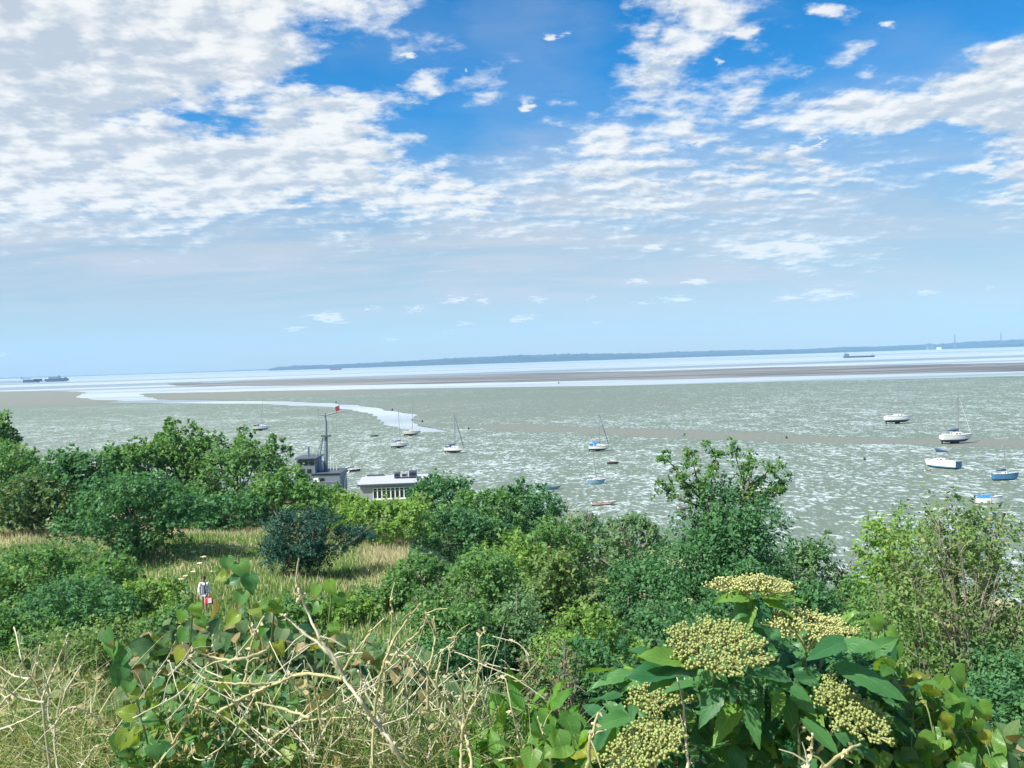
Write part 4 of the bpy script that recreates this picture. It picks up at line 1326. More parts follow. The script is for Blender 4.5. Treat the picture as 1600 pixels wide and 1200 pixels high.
def leaf_quads(P, A, Nn, L, Wd):
    """rhombic leaves at P along A with face normal near Nn"""
    A = unit(A)
    S = unit(np.cross(Nn, A))
    L = L[:, None]
    Wd = Wd[:, None]
    up = np.cross(A, S)
    v0 = P
    v1 = P + A * L * 0.45 + S * Wd + up * L * 0.06
    v2 = P + A * L - up * L * 0.05
    v3 = P + A * L * 0.45 - S * Wd + up * L * 0.06
    V = np.stack([v0, v1, v2, v3], 1).reshape(-1, 3)
    return V


def rand_dirs(g, n, zmin=-1.0):
    d = unit(g.normal(size=(n, 3)))
    bad = d[:, 2] < zmin
    d[bad, 2] *= -1
    return d


def make_lobes(g, n, W, H, bot, round_=1.0, ragged=0.3, lobe=0.30):
    """clump centres filling an uneven crown; returns centres, radii"""
    zc, rz = H * (bot + 1) / 2, H * (1 - bot) / 2
    C, Rr = [], []
    tries = 0
    while len(C) < n and tries < n * 60:
        tries += 1
        d = unit(g.normal(size=3))
        r = g.uniform(0.25, 1.0) ** 0.5
        # broader low down, domed on top, with a random bulge per bearing
        ang = math.atan2(d[1], d[0])
        bulge = 1 + ragged * (math.sin(ang * 2 + n) * 0.5 + math.sin(ang * 3 + 1.7 * n) * 0.5)
        c = np.array([d[0] * W / 2 * bulge * r, d[1] * W / 2 * bulge * r, zc + d[2] * rz * r])
        rr = min(lobe * 0.5 * math.sqrt(W * H * (1 - bot)), 0.42 * H) * g.uniform(0.6, 1.35)
        k = 1 - 0.25 * max(0.0, d[2]) * (2 - round_)
        c[:2] *= k * 0.9
        c[2] = min(c[2], H - rr * 1.0)
        if all(np.linalg.norm(c - q) > 0.42 * (rr + s) for q, s in zip(C, Rr)):
            C.append(c)
            Rr.append(rr)
    return C, Rr


def foliage(g, C, Rr, n_leaves, leaf, sp_len=0.6, per=14, flat=0.75, up=0.3, droop=0.0, shell=0.5, narrow=0.30, zmin=-0.55):
    C = np.asarray(C)
    Rr = np.asarray(Rr)
    w = Rr ** 2
    ns = max(1, int(n_leaves / per))
    k = g.choice(len(C), size=ns, p=w / w.sum())
    d = rand_dirs(g, ns, zmin)
    rr = Rr[k][:, None]
    o = C[k] + d * rr * (shell + (1 - shell) * g.random((ns, 1)) ** 0.6) * np.array([1, 1, flat])
    sd = unit(d * 0.75 + np.array([0, 0, up]) + g.normal(size=(ns, 3)) * 0.45)
    sl = rr * sp_len * g.uniform(0.5, 1.3, (ns, 1))
    # leaves along each spray
    o = np.repeat(o, per, 0)
    sd = np.repeat(sd, per, 0)
    sl = np.repeat(sl, per, 0)
    dd = np.repeat(d, per, 0)
    n = len(o)
    t = g.random((n, 1))
    perp = unit(np.cross(sd, g.normal(size=(n, 3))))
    P = o + sd * sl * t + perp * sl * 0.16 * g.random((n, 1)) + np.array([0, 0, -1.0]) * droop * sl * t * t
    A = sd * 0.5 + perp * 0.8 + g.normal(size=(n, 3)) * 0.25 + np.array([0, 0, -0.25])
    Nn = dd * 0.55 + np.array([0, 0, 0.65]) + g.normal(size=(n, 3)) * 0.45
    L = leaf * g.uniform(0.45, 1.6, n)
    return leaf_quads(P, A, Nn, L, L * narrow)


def bez(a, b, bend, k=6):
    a, b = Vector(a), Vector(b)
    mid = (a + b) / 2 + bend
    return [a * (1 - t) ** 2 + mid * 2 * t * (1 - t) + b * t * t for t in [i / (k - 1) for i in range(k)]]


def tree(kind, label, px, py, wpx, Y, mat='mid', bot=0.05, n_lobes=26, density=1.0, group='trees and bushes on the slope', cat='tree', leaders=0, twigs=0,
         lobe=0.29, up=0.3, leaf=None, ragged=0.3, per=14, depth=0.9, trunk_show=False, lean=0.0, seed=None, flat=0.75, narrow=0.34, shell=0.55, sink=0.0, sp_len=0.75, droop=0.0, twigmat=None):
    g = np.random.default_rng(seed if seed is not None else int(px * 7 + py * 13))
    top = at_y(px, py, Y)
    z0 = T(top.x, Y) - sink
    H = max(top.z - z0, 0.5)
    Wm = wpx * Y / F_PX
    root = empty(kind, (top.x, Y, z0))
    tag(root, label, cat, group)
    hpx = H * F_PX / Y * (1 - bot)
    lf = leaf or (0.0034 * Y + 0.022)
    lpx = lf * F_PX / Y
    nl = int(min(70000, density * 5.8 * wpx * hpx * 0.8 / (lpx * lpx * narrow)))
    C, Rr = make_lobes(g, int(n_lobes * 1.35), Wm, H * (0.85 if leaders >= 9 else (0.93 if leaders >= 5 else 1.0)), bot, ragged=ragged, lobe=lobe)
    C = [c + np.array([lean * (c[2] / H) * Wm * 0.3, 0, 0]) for c in C]
    for c in C:
        c[1] *= depth
    # upright shoots above the crown
    base = list(zip(C, Rr))
    hi = sorted(base, key=lambda q: -q[0][2])[:max(3, n_lobes // 3)]
    for i in range(leaders):
        c, r = hi[g.integers(len(hi))]
        x = g.uniform(-0.45, 0.45) * Wm
        zt = H * (1.0 - 0.22 * (abs(x) / (0.5 * Wm)) ** 1.5) * g.uniform(0.9, 1.05)
        y = g.uniform(-0.3, 0.3) * Wm
        for j in range(4):
            C.append(np.array([x + g.normal() * 0.03 * Wm, y, zt - (j + 0.5) * 0.055 * H]))
            Rr.append(0.040 * H * (0.55 + 0.33 * j) * 1.15)
    Vl = foliage(g, C, Rr, nl, lf, up=up, per=per, narrow=narrow, flat=flat, shell=shell, sp_len=sp_len, droop=droop)
    Vl[:, 2] = np.maximum(Vl[:, 2], 0.02)
    link_mesh('crown', np_mesh('crown', Vl, np.arange(len(Vl)).reshape(-1, 4)), LM[mat], root)
    # trunk and limbs run to the clumps
    tb = MB()
    tr = 0.022 * H + 0.03
    th = H * (0.55 + 0.4 * bot)
    tp = [Vector((0, 0, -0.3)), Vector((0.01 * H, 0.0, th * 0.35)), Vector((lean * Wm * 0.12 - 0.02 * H, 0.01 * H, th * 0.7)), Vector((lean * Wm * 0.2, 0, th))]
    tb.tube(tp, [tr * 1.25, tr, tr * 0.75, tr * 0.4], 7)
    order = np.argsort([-r for r in Rr])[:16]
    for i in order:
        c = Vector(C[i].tolist())
        s = tp[1].lerp(tp[3], min(1.0, max(0.0, (c.z / H) * g.uniform(0.4, 0.8))))
        tb.tube(bez(s, c, Vector((0, 0, -0.05 * H)), 5), [tr * 0.42, tr * 0.34, tr * 0.25, tr * 0.17, tr * 0.09], 5, cap=False)
    tb.build('trunk', m_bark, root)
    if twigs:
        tw = MB()
        rt = 0.00052 * Y
        for i in range(twigs):
            c, r = base[g.integers(len(base))]
            d = unit(c - np.array([0, 0, H * 0.35]) + g.normal(size=3) * 0.3 * r + np.array([0, 0, 0.3 * H]))
            a = Vector((c - d * r * 1.2).tolist())
            b = Vector((c + d * r * g.uniform(1.1, 1.9) * 1.1).tolist())
            if b.z > H * 1.06:
                b.z = H * 1.06
            pts = bez(a, b, Vector((g.normal() * 0.1 * r, g.normal() * 0.1 * r, 0)), 5)
            tw.tube(pts, [rt * 1.6, rt * 1.3, rt, rt * 0.8, rt * 0.5], 4, cap=False)
            for q in range(3):
                s = pts[1 + q]
                e = s + Vector((d * r * 0.5).tolist()) + Vector((g.normal(size=3) * r * 0.35).tolist())
                tw.tube([s, (s + e) / 2 + Vector((0, 0, 0.05 * r)), e], [rt * 0.8, rt * 0.6, rt * 0.4], 3, cap=False)
        tw.build('bare_twigs', twigmat or m_twig, root)
    return root


# far edge of the slope, left to right
tree('tree', 'green tree cut by the left edge of the view, above the dry grass', 8, 690, 165, 86, 'mid', leaders=4)
tree('young_tree', 'thin sprig of a young tree rising at the extreme left edge', 6, 645, 40, 90, 'mid', bot=0.45, n_lobes=8, leaders=4, density=1.2)
tree('tree', 'deep green tree with many upright pointed shoots, second from the left edge', 118, 690, 150, 82, 'deep', leaders=13, n_lobes=24, twigs=14)
tree('tree', 'ragged green tree with spiky shoots, left of the tall rounded one', 195, 684, 130, 85, 'mid', leaders=11, n_lobes=22, twigs=12)
tree('tree', 'tall rounded tree with a light green top, above the walker to the left', 275, 656, 135, 90, 'mid', n_lobes=30, leaders=9)
tree('tree', 'open crowned tree with pale twigs showing, left of the grey ship', 368, 664, 165, 88, 'mid', n_lobes=28, leaders=9, twigs=40, density=0.85)
tree('tree', 'rounded green tree just in front of the grey ship bow', 438, 735, 130, 82, 'mid', n_lobes=26)
tree('tree', 'dense dark tree mass standing at the back of the dry grass on the left', 208, 742, 205, 60.5, 'deep', n_lobes=44, leaders=3)
tree('tree', 'dark shadowy tree behind the left patch of dry grass', 45, 745, 170, 78, 'rust', n_lobes=26)
tree('tree', 'smaller dark green tree filling the gap left of the black pine', 350, 772, 170, 79, 'deep', n_lobes=30)
tree('pine_tree', 'very dark low spreading pine alone on the grass slope', 478, 786, 170, 53.0, 'pine', bot=0.04, n_lobes=34, flat=0.45, leaf=0.17, narrow=0.16, lobe=0.24, density=0.80, ragged=0.35, leaders=5, twigs=24, twigmat=m_bark, cat='pine tree')
tree('tree', 'bright yellow green tree below the white clubhouse windows', 590, 784, 185, 76, 'bright', n_lobes=34)
tree('tree', 'light green tree between the grey ship stern and the black pine', 538, 772, 95, 90, 'bright', n_lobes=22, leaders=3)
tree('tree', 'mid green tree hiding the hull of the grey ship below its deck', 500, 760, 105, 100, 'mid', n_lobes=22, leaders=3)
tree('tree', 'dark green tree hiding the right end of the white clubhouse', 692, 738, 120, 100, 'deep', n_lobes=26, leaders=7)
tree('tree', 'mid green tree right of the clubhouse, below the yacht with a blue hood', 748, 760, 140, 92, 'mid', n_lobes=28, leaders=6)
tree('tree', 'dark bushy tree ending the row left of the light blue rowing boat', 818, 752, 130, 101, 'deep', n_lobes=28, leaders=8)
tree('tree', 'thin bare twigged tree letting the mud show through, below the red boat', 905, 792, 150, 88, 'grey', n_lobes=24, leaders=5, density=0.42, twigs=60)
tree('tree', 'thin grey green tree left of the tall forked one', 985, 800, 120, 82, 'grey', n_lobes=22, leaders=5, density=0.6, twigs=30)
tree('tree', 'dark bushy tree in the middle of the slope below the row of boats', 700, 800, 190, 82, 'deep', n_lobes=34)
tree('tree', 'mid green tree below the light blue rowing boat', 850, 815, 140, 80, 'mid', n_lobes=28, twigs=10)

# the tall forked ash
ash = tree('ash_tree', 'tall dark tree with two loose leafy forks standing up against the mud', 1130, 752, 190, 50, 'deep', n_lobes=40, group='trees and bushes on the slope', bot=0.0)
g = np.random.default_rng(99)
zA = T(ash.location.x, 50)
Cs, Rs, limbs = [], [], MB()
FORK = [[(1105, 800), (1092, 760), (1082, 720), (1070, 690)], [(1105, 800), (1112, 750), (1118, 715), (1108, 695)], [(1160, 800), (1160, 750), (1150, 715), (1146, 695)], [(1160, 790), (1185, 755), (1200, 735), (1212, 728)],
        [(1095, 780), (1068, 750), (1052, 728), (1036, 712)], [(1090, 790), (1060, 780), (1045, 770), (1030, 760)], [(1165, 770), (1176, 730), (1172, 708)], [(1175, 790), (1205, 775), (1222, 765), (1226, 742)]]
for br_ in FORK:
    pts = []
    for k, (x, y) in enumerate(br_):
        q = at_y(x, y, 50 + g.uniform(-0.8, 0.8))
        pts.append(Vector((q.x - ash.location.x, q.y - 50, q.z - zA)))
    limbs.tube(pts, [0.07, 0.05, 0.035, 0.02][:len(pts)], 5)
    for k in range(len(pts) - 1):
        for t in (0.15, 0.35, 0.55, 0.75, 0.95):
            c = np.array(pts[k].lerp(pts[k + 1], t)) + g.normal(size=3) * 0.20
            Cs.append(c)
            Rs.append(g.uniform(0.13, 0.30) * (1.0 - 0.08 * k))
Va = foliage(g, Cs, Rs, 6500, 0.17, up=0.35, per=9, shell=0.2, narrow=0.30, sp_len=1.2)
link_mesh('fork_foliage', np_mesh('fork_foliage', Va, np.arange(len(Va)).reshape(-1, 4)), LM['mid'], ash)
limbs.build('limb', m_bark, ash)

tree('tree', 'feathery loose green tree against the mud, right of the tall forked one', 1262, 826, 110, 57, 'grey', n_lobes=26, leaders=7, density=0.8, twigs=16)
tree('tree', 'low green tree in the dip before the pale shore', 1340, 905, 90, 52, 'mid', n_lobes=18)

# middle slope
tree('bush', 'rounded leafy bush at the right end of the dry grass strip', 648, 872, 130, 50, 'mid', n_lobes=28, cat='bush')
tree('bush', 'mid green bush right of the dry grass strip, upper of the pair', 745, 868, 150, 48, 'mid', n_lobes=30, cat='bush')
tree('tree', 'rounded light green tree standing up in the middle of the slope', 805, 836, 115, 63, 'bright', n_lobes=24)
tree('tree', 'olive green tree in the middle of the slope left of the darkest hollow', 875, 860, 130, 54, 'olive', n_lobes=28)
tree('tree', 'dark green tree at the foot of the tall forked one, on its left', 1005, 868, 170, 54, 'deep', n_lobes=34)
tree('tree', 'deep green bushy tree at the foot of the tall forked one, on its right', 1175, 880, 190, 45, 'deep', n_lobes=34)
tree('tree', 'deep green bush behind the uppermost flower head', 1270, 915, 150, 40, 'deep', n_lobes=28)
tree('bush', 'sunlit yellow green bush in the middle of the slope', 925, 945, 170, 33, 'bright', n_lobes=34, cat='bush')
tree('bush', 'dark leafy bush below the rounded leafy one', 690, 945, 190, 36, 'mid', n_lobes=34, cat='bush')
tree('bush', 'grey green bush with bare twigs between the two sunlit bushes', 800, 925, 140, 38, 'grey', n_lobes=26, cat='bush', twigs=24, density=0.8)
tree('bush', 'dark green bush in the shaded hollow behind the left flower heads', 1060, 955, 200, 36, 'deep', n_lobes=34, cat='bush')
tree('bush', 'brownish half dead bush with tangled pale twigs in the middle', 845, 1005, 130, 24, 'brown', n_lobes=24, cat='bush', twigs=50, density=0.6)
tree('bush', 'deep green bush right of the brownish half dead one', 935, 1000, 160, 26, 'deep', n_lobes=30, cat='bush')
tree('bush', 'green bush behind the curled dry stalks', 705, 1000, 170, 25, 'deep', n_lobes=30, cat='bush')
tree('bush', 'small green bush at the lower end of the dry grass strip', 603, 905, 110, 43, 'mid', n_lobes=20, cat='bush')

# left slope
tree('bush', 'green bush in front of the left patch of dry grass', 55, 858, 190, 50, 'mid', n_lobes=32, cat='bush', leaders=4)
tree('bush', 'pointed green bush below the left patch of dry grass', 170, 868, 130, 47, 'mid', n_lobes=26, cat='bush', leaders=6)
tree('bush', 'leafy bush left of the walker', 238, 905, 120, 42, 'bright', n_lobes=26, cat='bush')
tree('bush', 'wide dark green bush lower on the left slope', 110, 915, 230, 38, 'deep', n_lobes=40, cat='bush')
tree('bush', 'mid green bush below and left of the walker', 262, 952, 140, 33, 'mid', n_lobes=28, cat='bush')
tree('bush', 'green bush at the left edge above the dry tangle', 15, 945, 170, 30, 'mid', n_lobes=30, cat='bush')
tree('bush', 'olive scrub bush behind the dry stalks on the left', 130, 985, 240, 21, 'olive', n_lobes=40, cat='bush', twigs=30)
tree('bush', 'low green bush filling the dip straight below the black pine', 495, 940, 120, 39, 'mid', n_lobes=22, cat='bush')
tree('bush', 'low olive bush straight below the walker', 330, 965, 130, 27, 'olive', n_lobes=24, cat='bush')
tree('bush', 'dry tan scrub bush in the lower left corner', 35, 1035, 240, 11, 'brown', n_lobes=36, cat='bush', twigs=60, density=0.8)

tree('bush', 'low green bush under the black pine, right of the heart leaf strings', 545, 934, 125, 37, 'bright', n_lobes=22, cat='bush')
tree('bush', 'low green bush under the black pine, behind the tall dry stalk', 440, 942, 135, 35, 'mid', n_lobes=22, cat='bush')
# right edge
tree('willow_tree', 'loose olive green willow with bare pale branches at the right edge', 1490, 782, 260, 21, 'olive', n_lobes=48, leaders=4, twigs=70, density=0.42, bot=0.12, lobe=0.26, cat='tree', sp_len=0.9)
wil = [o for o in COL.objects if o.name == 'willow_tree'][0]
g = np.random.default_rng(77)
fan = MB()
fo = wil.location
b0 = at_y(1512, 1040, 20.2)
for k in range(20):
    tx, ty = g.uniform(1375, 1600), g.uniform(800, 960)
    q = at_y(tx, ty, 20.0 + g.uniform(-1.0, 0.4))
    a = Vector((b0.x + g.normal() * 0.05, 20.2 + g.normal() * 0.08, b0.z - g.uniform(0, 0.35)))
    pts = bez(a - fo, q - fo, Vector(((q.x - a.x) * -0.12, -0.1, 0.30)), 8)
    fan.tube(pts, [0.030, 0.026, 0.022, 0.018, 0.015, 0.012, 0.009, 0.006], 5, cap=False)
    for w in range(4):
        s_ = pts[g.integers(2, 7)]
        fan.tube([s_, s_ + Vector((g.normal() * 0.12, -0.03, 0.14)), s_ + Vector((g.normal() * 0.28, -0.05, 0.34))], [0.009, 0.007, 0.004], 4, cap=False)
fan.tube([Vector((b0.x, 20.2, b0.z)) - fo, Vector((b0.x + 0.05, 20.25, b0.z - 0.7)) - fo, Vector((b0.x + 0.1, 20.4, T(b0.x, 20.4) - 0.2)) - fo], [0.13, 0.16, 0.20], 8)
fan.build('limb', m_twig, wil)
tree('tree', 'bright green leafy tree left of the loose willow', 1395, 800, 120, 27, 'bright', n_lobes=28, leaders=3, density=0.8)
tree('tree', 'dark green undergrowth tree below the loose willow', 1570, 1010, 180, 19, 'deep', n_lobes=30)
tree('bush', 'dark bush in the lower right corner', 1580, 1075, 170, 12, 'deep', n_lobes=30, cat='bush')
tree('bush', 'green bush below the bright leafy tree on the right', 1400, 930, 160, 25, 'mid', n_lobes=28, cat='bush')

# leafy undergrowth that covers the slope between the bushes
def undergrowth(name, n, seed, mat, hmax, keep):
    g = np.random.default_rng(seed)
    y = np.exp(g.uniform(math.log(4.0), math.log(128), n))
    x = g.uniform(-0.78, 0.78, n) * (y + 2)
    ok = keep(x, y)
    x, y = x[ok], y[ok]
    clump = 0.5 + 0.5 * np.sin(x * 1.3 + 2 * np.sin(y * 0.8)) * np.sin(y * 1.1 + 1.7 * np.sin(x * 0.6))
    h = hmax * (0.25 + 0.75 * clump) * g.random(len(x)) ** 0.5 * np.clip(y / 20, 0.5, 1.3)
    P = np.stack([x, y, terr(x, y) + h], 1)
    A = g.normal(size=(len(x), 3)) + np.array([0, 0, 0.25])
    Nn = g.normal(size=(len(x), 3)) * 0.5 + np.array([0, -0.2, 0.9])
    L = (0.0032 * y + 0.03) * g.uniform(0.6, 1.4, len(x))
    V = leaf_quads(P, A, Nn, L, L * 0.30)
    o = link_mesh(name, np_mesh(name, V, np.arange(len(V)).reshape(-1, 4)), LM[mat])
    tag(o, kind='stuff')
    return o


def open_grass(x, y):
    """the open dry grass: a strip round the pine and a patch at the left"""
    r = x / y
    a = (y > 30) & (y < 84) & (r > -0.385) & (r < -0.125)
    b = (y > 52) & (y < 86) & (r <= -0.385)
    return a | b


undergrowth('undergrowth', 110000, 5, 'mid', 1.1, lambda x, y: ~open_grass(x, y))
undergrowth('bramble_cover', 60000, 6, 'deep', 1.3, lambda x, y: ~open_grass(x, y) & (np.sin(x * 0.4 + 1) * np.sin(y * 0.33) > -0.1))

# long grass on the open slope
def grass(name, n, seed, mat, h0, h1, wd, keep, dens=None):
    g = np.random.default_rng(seed)
    y = g.uniform(26, 86, n)
    x = g.uniform(-0.62, -0.08, n) * y
    ok = keep(x, y)
    x, y = x[ok], y[ok]
    if dens is not None:
        k = g.random(len(x)) < dens(x, y)
        x, y = x[k], y[k]
    n = len(x)
    h = g.uniform(h0, h1, n)
    b = np.stack([x, y, terr(x, y) - 0.03], 1)
    ang = g.uniform(0, 2 * math.pi, n)
    s = np.stack([np.cos(ang), np.sin(ang) * 0.4, np.zeros(n)], 1) * wd
    ln = np.stack([g.normal(size=n) * 0.25, g.normal(size=n) * 0.25, np.ones(n)], 1) * h[:, None]
    V = np.stack([b - s, b + s, b + ln * 0.6 + s * 0.7, b + ln], 1).reshape(-1, 3)
    o = link_mesh(name, np_mesh(name, V, np.arange(len(V)).reshape(-1, 4)), mat)
    tag(o, kind='stuff')
    return o


LM['drygrass'] = leaf_mat('dry_grass_blade', (0.38, 0.34, 0.19), (0.62, 0.56, 0.36), trans=0.3, rough=0.7)
LM['greengrass'] = leaf_mat('green_grass_blade', (0.10, 0.20, 0.045), (0.20, 0.32, 0.08), trans=0.3, rough=0.6)


def dryness(x, y):
    r = x / y
    d = np.clip((y - 70) / 7, 0, 1)
    d = np.maximum(d, np.clip((r + 0.19) / 0.03, 0, 1) * np.clip((y - 48) / 8, 0, 1))
    return d


grass('dry_grass', 90000, 11, LM['drygrass'], 0.25, 0.65, 0.03, open_grass, lambda x, y: 0.12 + 0.88 * dryness(x, y))
grass('green_grass', 110000, 12, LM['greengrass'], 0.12, 0.40, 0.035, open_grass, lambda x, y: 1.0 - 0.85 * dryness(x, y))
# ------------------------------------------------------------------ plants right in front of the viewpoint
def near_leaf_mat(name, dark, light, trans=0.4, rough=0.38, spec=0.4, edge=None, old=None, oldfrac=0.08):
    """broad leaf seen close: veins from its own UV, a different green per leaf, light through the blade"""
    m, nt = new_mat(name)
    N = NT(nt)
    geo = N.n('ShaderNodeNewGeometry')
    rnd = geo.outputs['Random Per Island']
    uv = N.n('ShaderNodeUVMap')
    s = N.n('ShaderNodeSeparateXYZ')
    N.link(uv.outputs[0], s.inputs[0])
    au = N.math('ABSOLUTE', N.math('SUBTRACT', s.outputs[0], 0.5))
    rib = N.smooth(au, 0.012, 0.04, 1.0, 0.0)
    side = N.math('SINE', N.math('MULTIPLY', N.math('SUBTRACT', s.outputs[1], N.math('MULTIPLY', au, 0.55)), 52.0))
    vein = N.math('MAXIMUM', rib, N.math('MULTIPLY', N.smooth(side, 0.75, 1.0), 0.55))
    tcn = N.n('ShaderNodeTexCoord')
    nz = N.noise(tcn.outputs['Object'], 35.0, 4, 0.6)
    f = N.math('MULTIPLY_ADD', N.math('SUBTRACT', nz.outputs[0], 0.5), 0.7, N.math('MULTIPLY_ADD', rnd, 0.9, 0.05), clamp=True)
    col = N.mix(f, c4(dark), c4(light))
    if old:
        pick = N.math('GREATER_THAN', N.math('FRACT', N.math('MULTIPLY', rnd, 53.3)), 1.0 - oldfrac)
        col = N.mix(pick, col, c4(old))
    if edge:
        tip = N.math('MULTIPLY', N.smooth(s.outputs[1], 0.55, 1.0), N.smooth(N.math('FRACT', N.math('MULTIPLY', rnd, 17.1)), 0.55, 0.9))
        col = N.mix(tip, col, c4(edge))
    col = N.mix(N.math('MULTIPLY', vein, 0.45), col, N.vmath('MULTIPLY', col, (1.9, 1.7, 1.6)))
    p = N.n('ShaderNodeBsdfPrincipled')
    N.link(col, p.inputs['Base Color'])
    p.inputs['Roughness'].default_value = rough
    p.inputs['Specular IOR Level'].default_value = spec
    bm = N.n('ShaderNodeBump')
    bm.inputs['Strength'].default_value = 0.35
    bm.inputs['Distance'].default_value = 0.002
    N.link(N.math('ADD', N.math('MULTIPLY', vein, -1.0), nz.outputs[0]), bm.inputs['Height'])
    N.link(bm.outputs[0], p.inputs['Normal'])
    t = N.n('ShaderNodeBsdfTranslucent')
    N.link(N.vmath('MULTIPLY', col, (1.6, 1.5, 0.6)), t.inputs['Color'])
    mx = N.n('ShaderNodeMixShader')
    mx.inputs[0].default_value = trans
    N.link(p.outputs[0], mx.inputs[1])
    N.link(t.outputs[0], mx.inputs[2])
    N.link(mx.outputs[0], N.n('ShaderNodeOutputMaterial').inputs[0])
    return m


NL = {
    'elder': near_leaf_mat('elder_leaf', (0.028, 0.120, 0.050), (0.085, 0.225, 0.065), trans=0.36, old=(0.14, 0.28, 0.05), oldfrac=0.10),
    'heart': near_leaf_mat('bindweed_leaf', (0.055, 0.170, 0.038), (0.160, 0.300, 0.050), trans=0.45, edge=(0.30, 0.14, 0.05), old=(0.24, 0.28, 0.04), oldfrac=0.15),
    'heart_dark': near_leaf_mat('dark_heart_leaf', (0.030, 0.125, 0.050), (0.120, 0.265, 0.070), trans=0.40, edge=(0.33, 0.17, 0.08), old=(0.18, 0.26, 0.04), oldfrac=0.15),
    'fresh': near_leaf_mat('fresh_green_leaf', (0.060, 0.190, 0.030), (0.140, 0.300, 0.045), trans=0.42),
    'tangle': near_leaf_mat('small_tangle_leaf', (0.060, 0.155, 0.045), (0.170, 0.280, 0.080), trans=0.4, rough=0.5, old=(0.40, 0.36, 0.18), oldfrac=0.2),
    'scrub': near_leaf_mat('olive_scrub_leaf', (0.070, 0.120, 0.040), (0.170, 0.200, 0.080), trans=0.3, rough=0.55, old=(0.34, 0.27, 0.13), oldfrac=0.3),
    'bramble': near_leaf_mat('bramble_leaf', (0.030, 0.095, 0.035), (0.110, 0.180, 0.065), trans=0.30, rough=0.5, old=(0.25, 0.20, 0.09), oldfrac=0.14),
}


def leaf_template(kind, nu=11):
    t = np.linspace(0, 1, nu)
    if kind == 'elder':
        w = np.sin(np.pi * t ** 0.82) ** 0.85 * (1 - 0.25 * t)
        w = w * (1 + 0.07 * np.where(np.arange(nu) % 2 == 0, 1, -1))
        y = t
    elif kind == 'heart':
        w = np.interp(t, [0, .04, .12, .22, .4, .6, .8, .93, 1], [.30, .78, .98, 1.0, .84, .58, .28, .09, 0])
        y = t
    else:
        w = np.sin(np.pi * t ** 0.9) ** 0.8
        y = t
    w[0] = max(w[0], 0.03)
    w[-1] = 0.012
    us = np.array([-1, -0.5, 0, 0.5, 1.0])
    Y, U = np.meshgrid(y, us, indexing='ij')
    X = U * w[:, None]
    if kind == 'heart':
        back = np.interp(t, [0, .12, .3], [1, .5, 0])
        Y = Y - 0.20 * np.abs(U) * back[:, None]
    n = nu * 5
    idx = np.arange(n).reshape(nu, 5)
    Q = np.stack([idx[:-1, :-1], idx[:-1, 1:], idx[1:, 1:], idx[1:, :-1]], -1).reshape(-1, 4)
    UV = np.stack([(U * 0.5 + 0.5), np.broadcast_to(t[:, None], U.shape)], -1).reshape(-1, 2)
    return dict(X=X.ravel(), Y=Y.ravel(), U=U.ravel(), Q=Q, UV=UV)


TPL = {k: leaf_template(k, n) for k, n in (('elder', 13), ('heart', 10), ('oval', 6))}


def leaves_mesh(name, tpl, P, A, Nn, L, Wd, g, curl=0.25, fold=0.25, parent=None, mat=None):
    """blades at P growing along A, faces turned to Nn"""
    P, A, Nn = np.asarray(P, float), unit(np.asarray(A, float)), np.asarray(Nn, float)
    n = len(P)
    S = unit(np.cross(A, Nn))
    Up = np.cross(S, A)
    L, Wd = np.asarray(L, float), np.asarray(Wd, float)
    X, Y, U = TPL[tpl]['X'], TPL[tpl]['Y'], TPL[tpl]['U']
    cu = (curl * g.uniform(0.3, 1.6, n))[:, None]
    fo = (fold * g.uniform(0.2, 1.5, n))[:, None]
    tw = (g.normal(size=n) * 0.25)[:, None]
    wv = (g.normal(size=n) * 0.05)[:, None]
    yl = Y[None] * L[:, None]
    xl = X[None] * Wd[:, None]
    zl = -cu * L[:, None] * Y[None] ** 2 + fo * np.abs(xl) + tw * xl * Y[None] + wv * L[:, None] * np.sin(Y[None] * 9 + U[None] * 2)
    V = P[:, None, :] + A[:, None, :] * yl[..., None] + S[:, None, :] * xl[..., None] + Up[:, None, :] * zl[..., None]
    k = len(X)
    Q = (TPL[tpl]['Q'][None] + (np.arange(n) * k)[:, None, None]).reshape(-1, 4)
    me = np_mesh(name, V.reshape(-1, 3), Q, smooth=True)
    uvl = me.uv_layers.new(name='UVMap')
    uv = np.tile(TPL[tpl]['UV'], (n, 1))[Q.ravel()]
    uvl.data.foreach_set('uv', uv.astype(np.float32).ravel())
    return link_mesh(name, me, mat, parent)


def v3(p):
    return np.array([p.x, p.y, p.z])


m_stem_green = simple_mat('green_stem', (0.10, 0.17, 0.05), 0.6, var=0.3, scale=40)
m_ray = simple_mat('yellow_brown_flower_ray', (0.27, 0.27, 0.10), 0.7, var=0.3, scale=60)
m_berry = simple_mat('pale_green_berry', (0.27, 0.32, 0.095), 0.45, var=0.35, scale=90)
m_bud = simple_mat('cream_flower_bud', (0.40, 0.42, 0.15), 0.6, var=0.25, scale=90)
m_straw = simple_mat('straw_dry_stem', (0.39, 0.38, 0.19), 0.8, var=0.35, scale=45)
m_straw2 = simple_mat('pale_grey_straw_stem', (0.47, 0.45, 0.31), 0.8, var=0.30, scale=45)
m_husk = simple_mat('pinkish_brown_husk', (0.44, 0.38, 0.24), 0.8, var=0.35, scale=70)

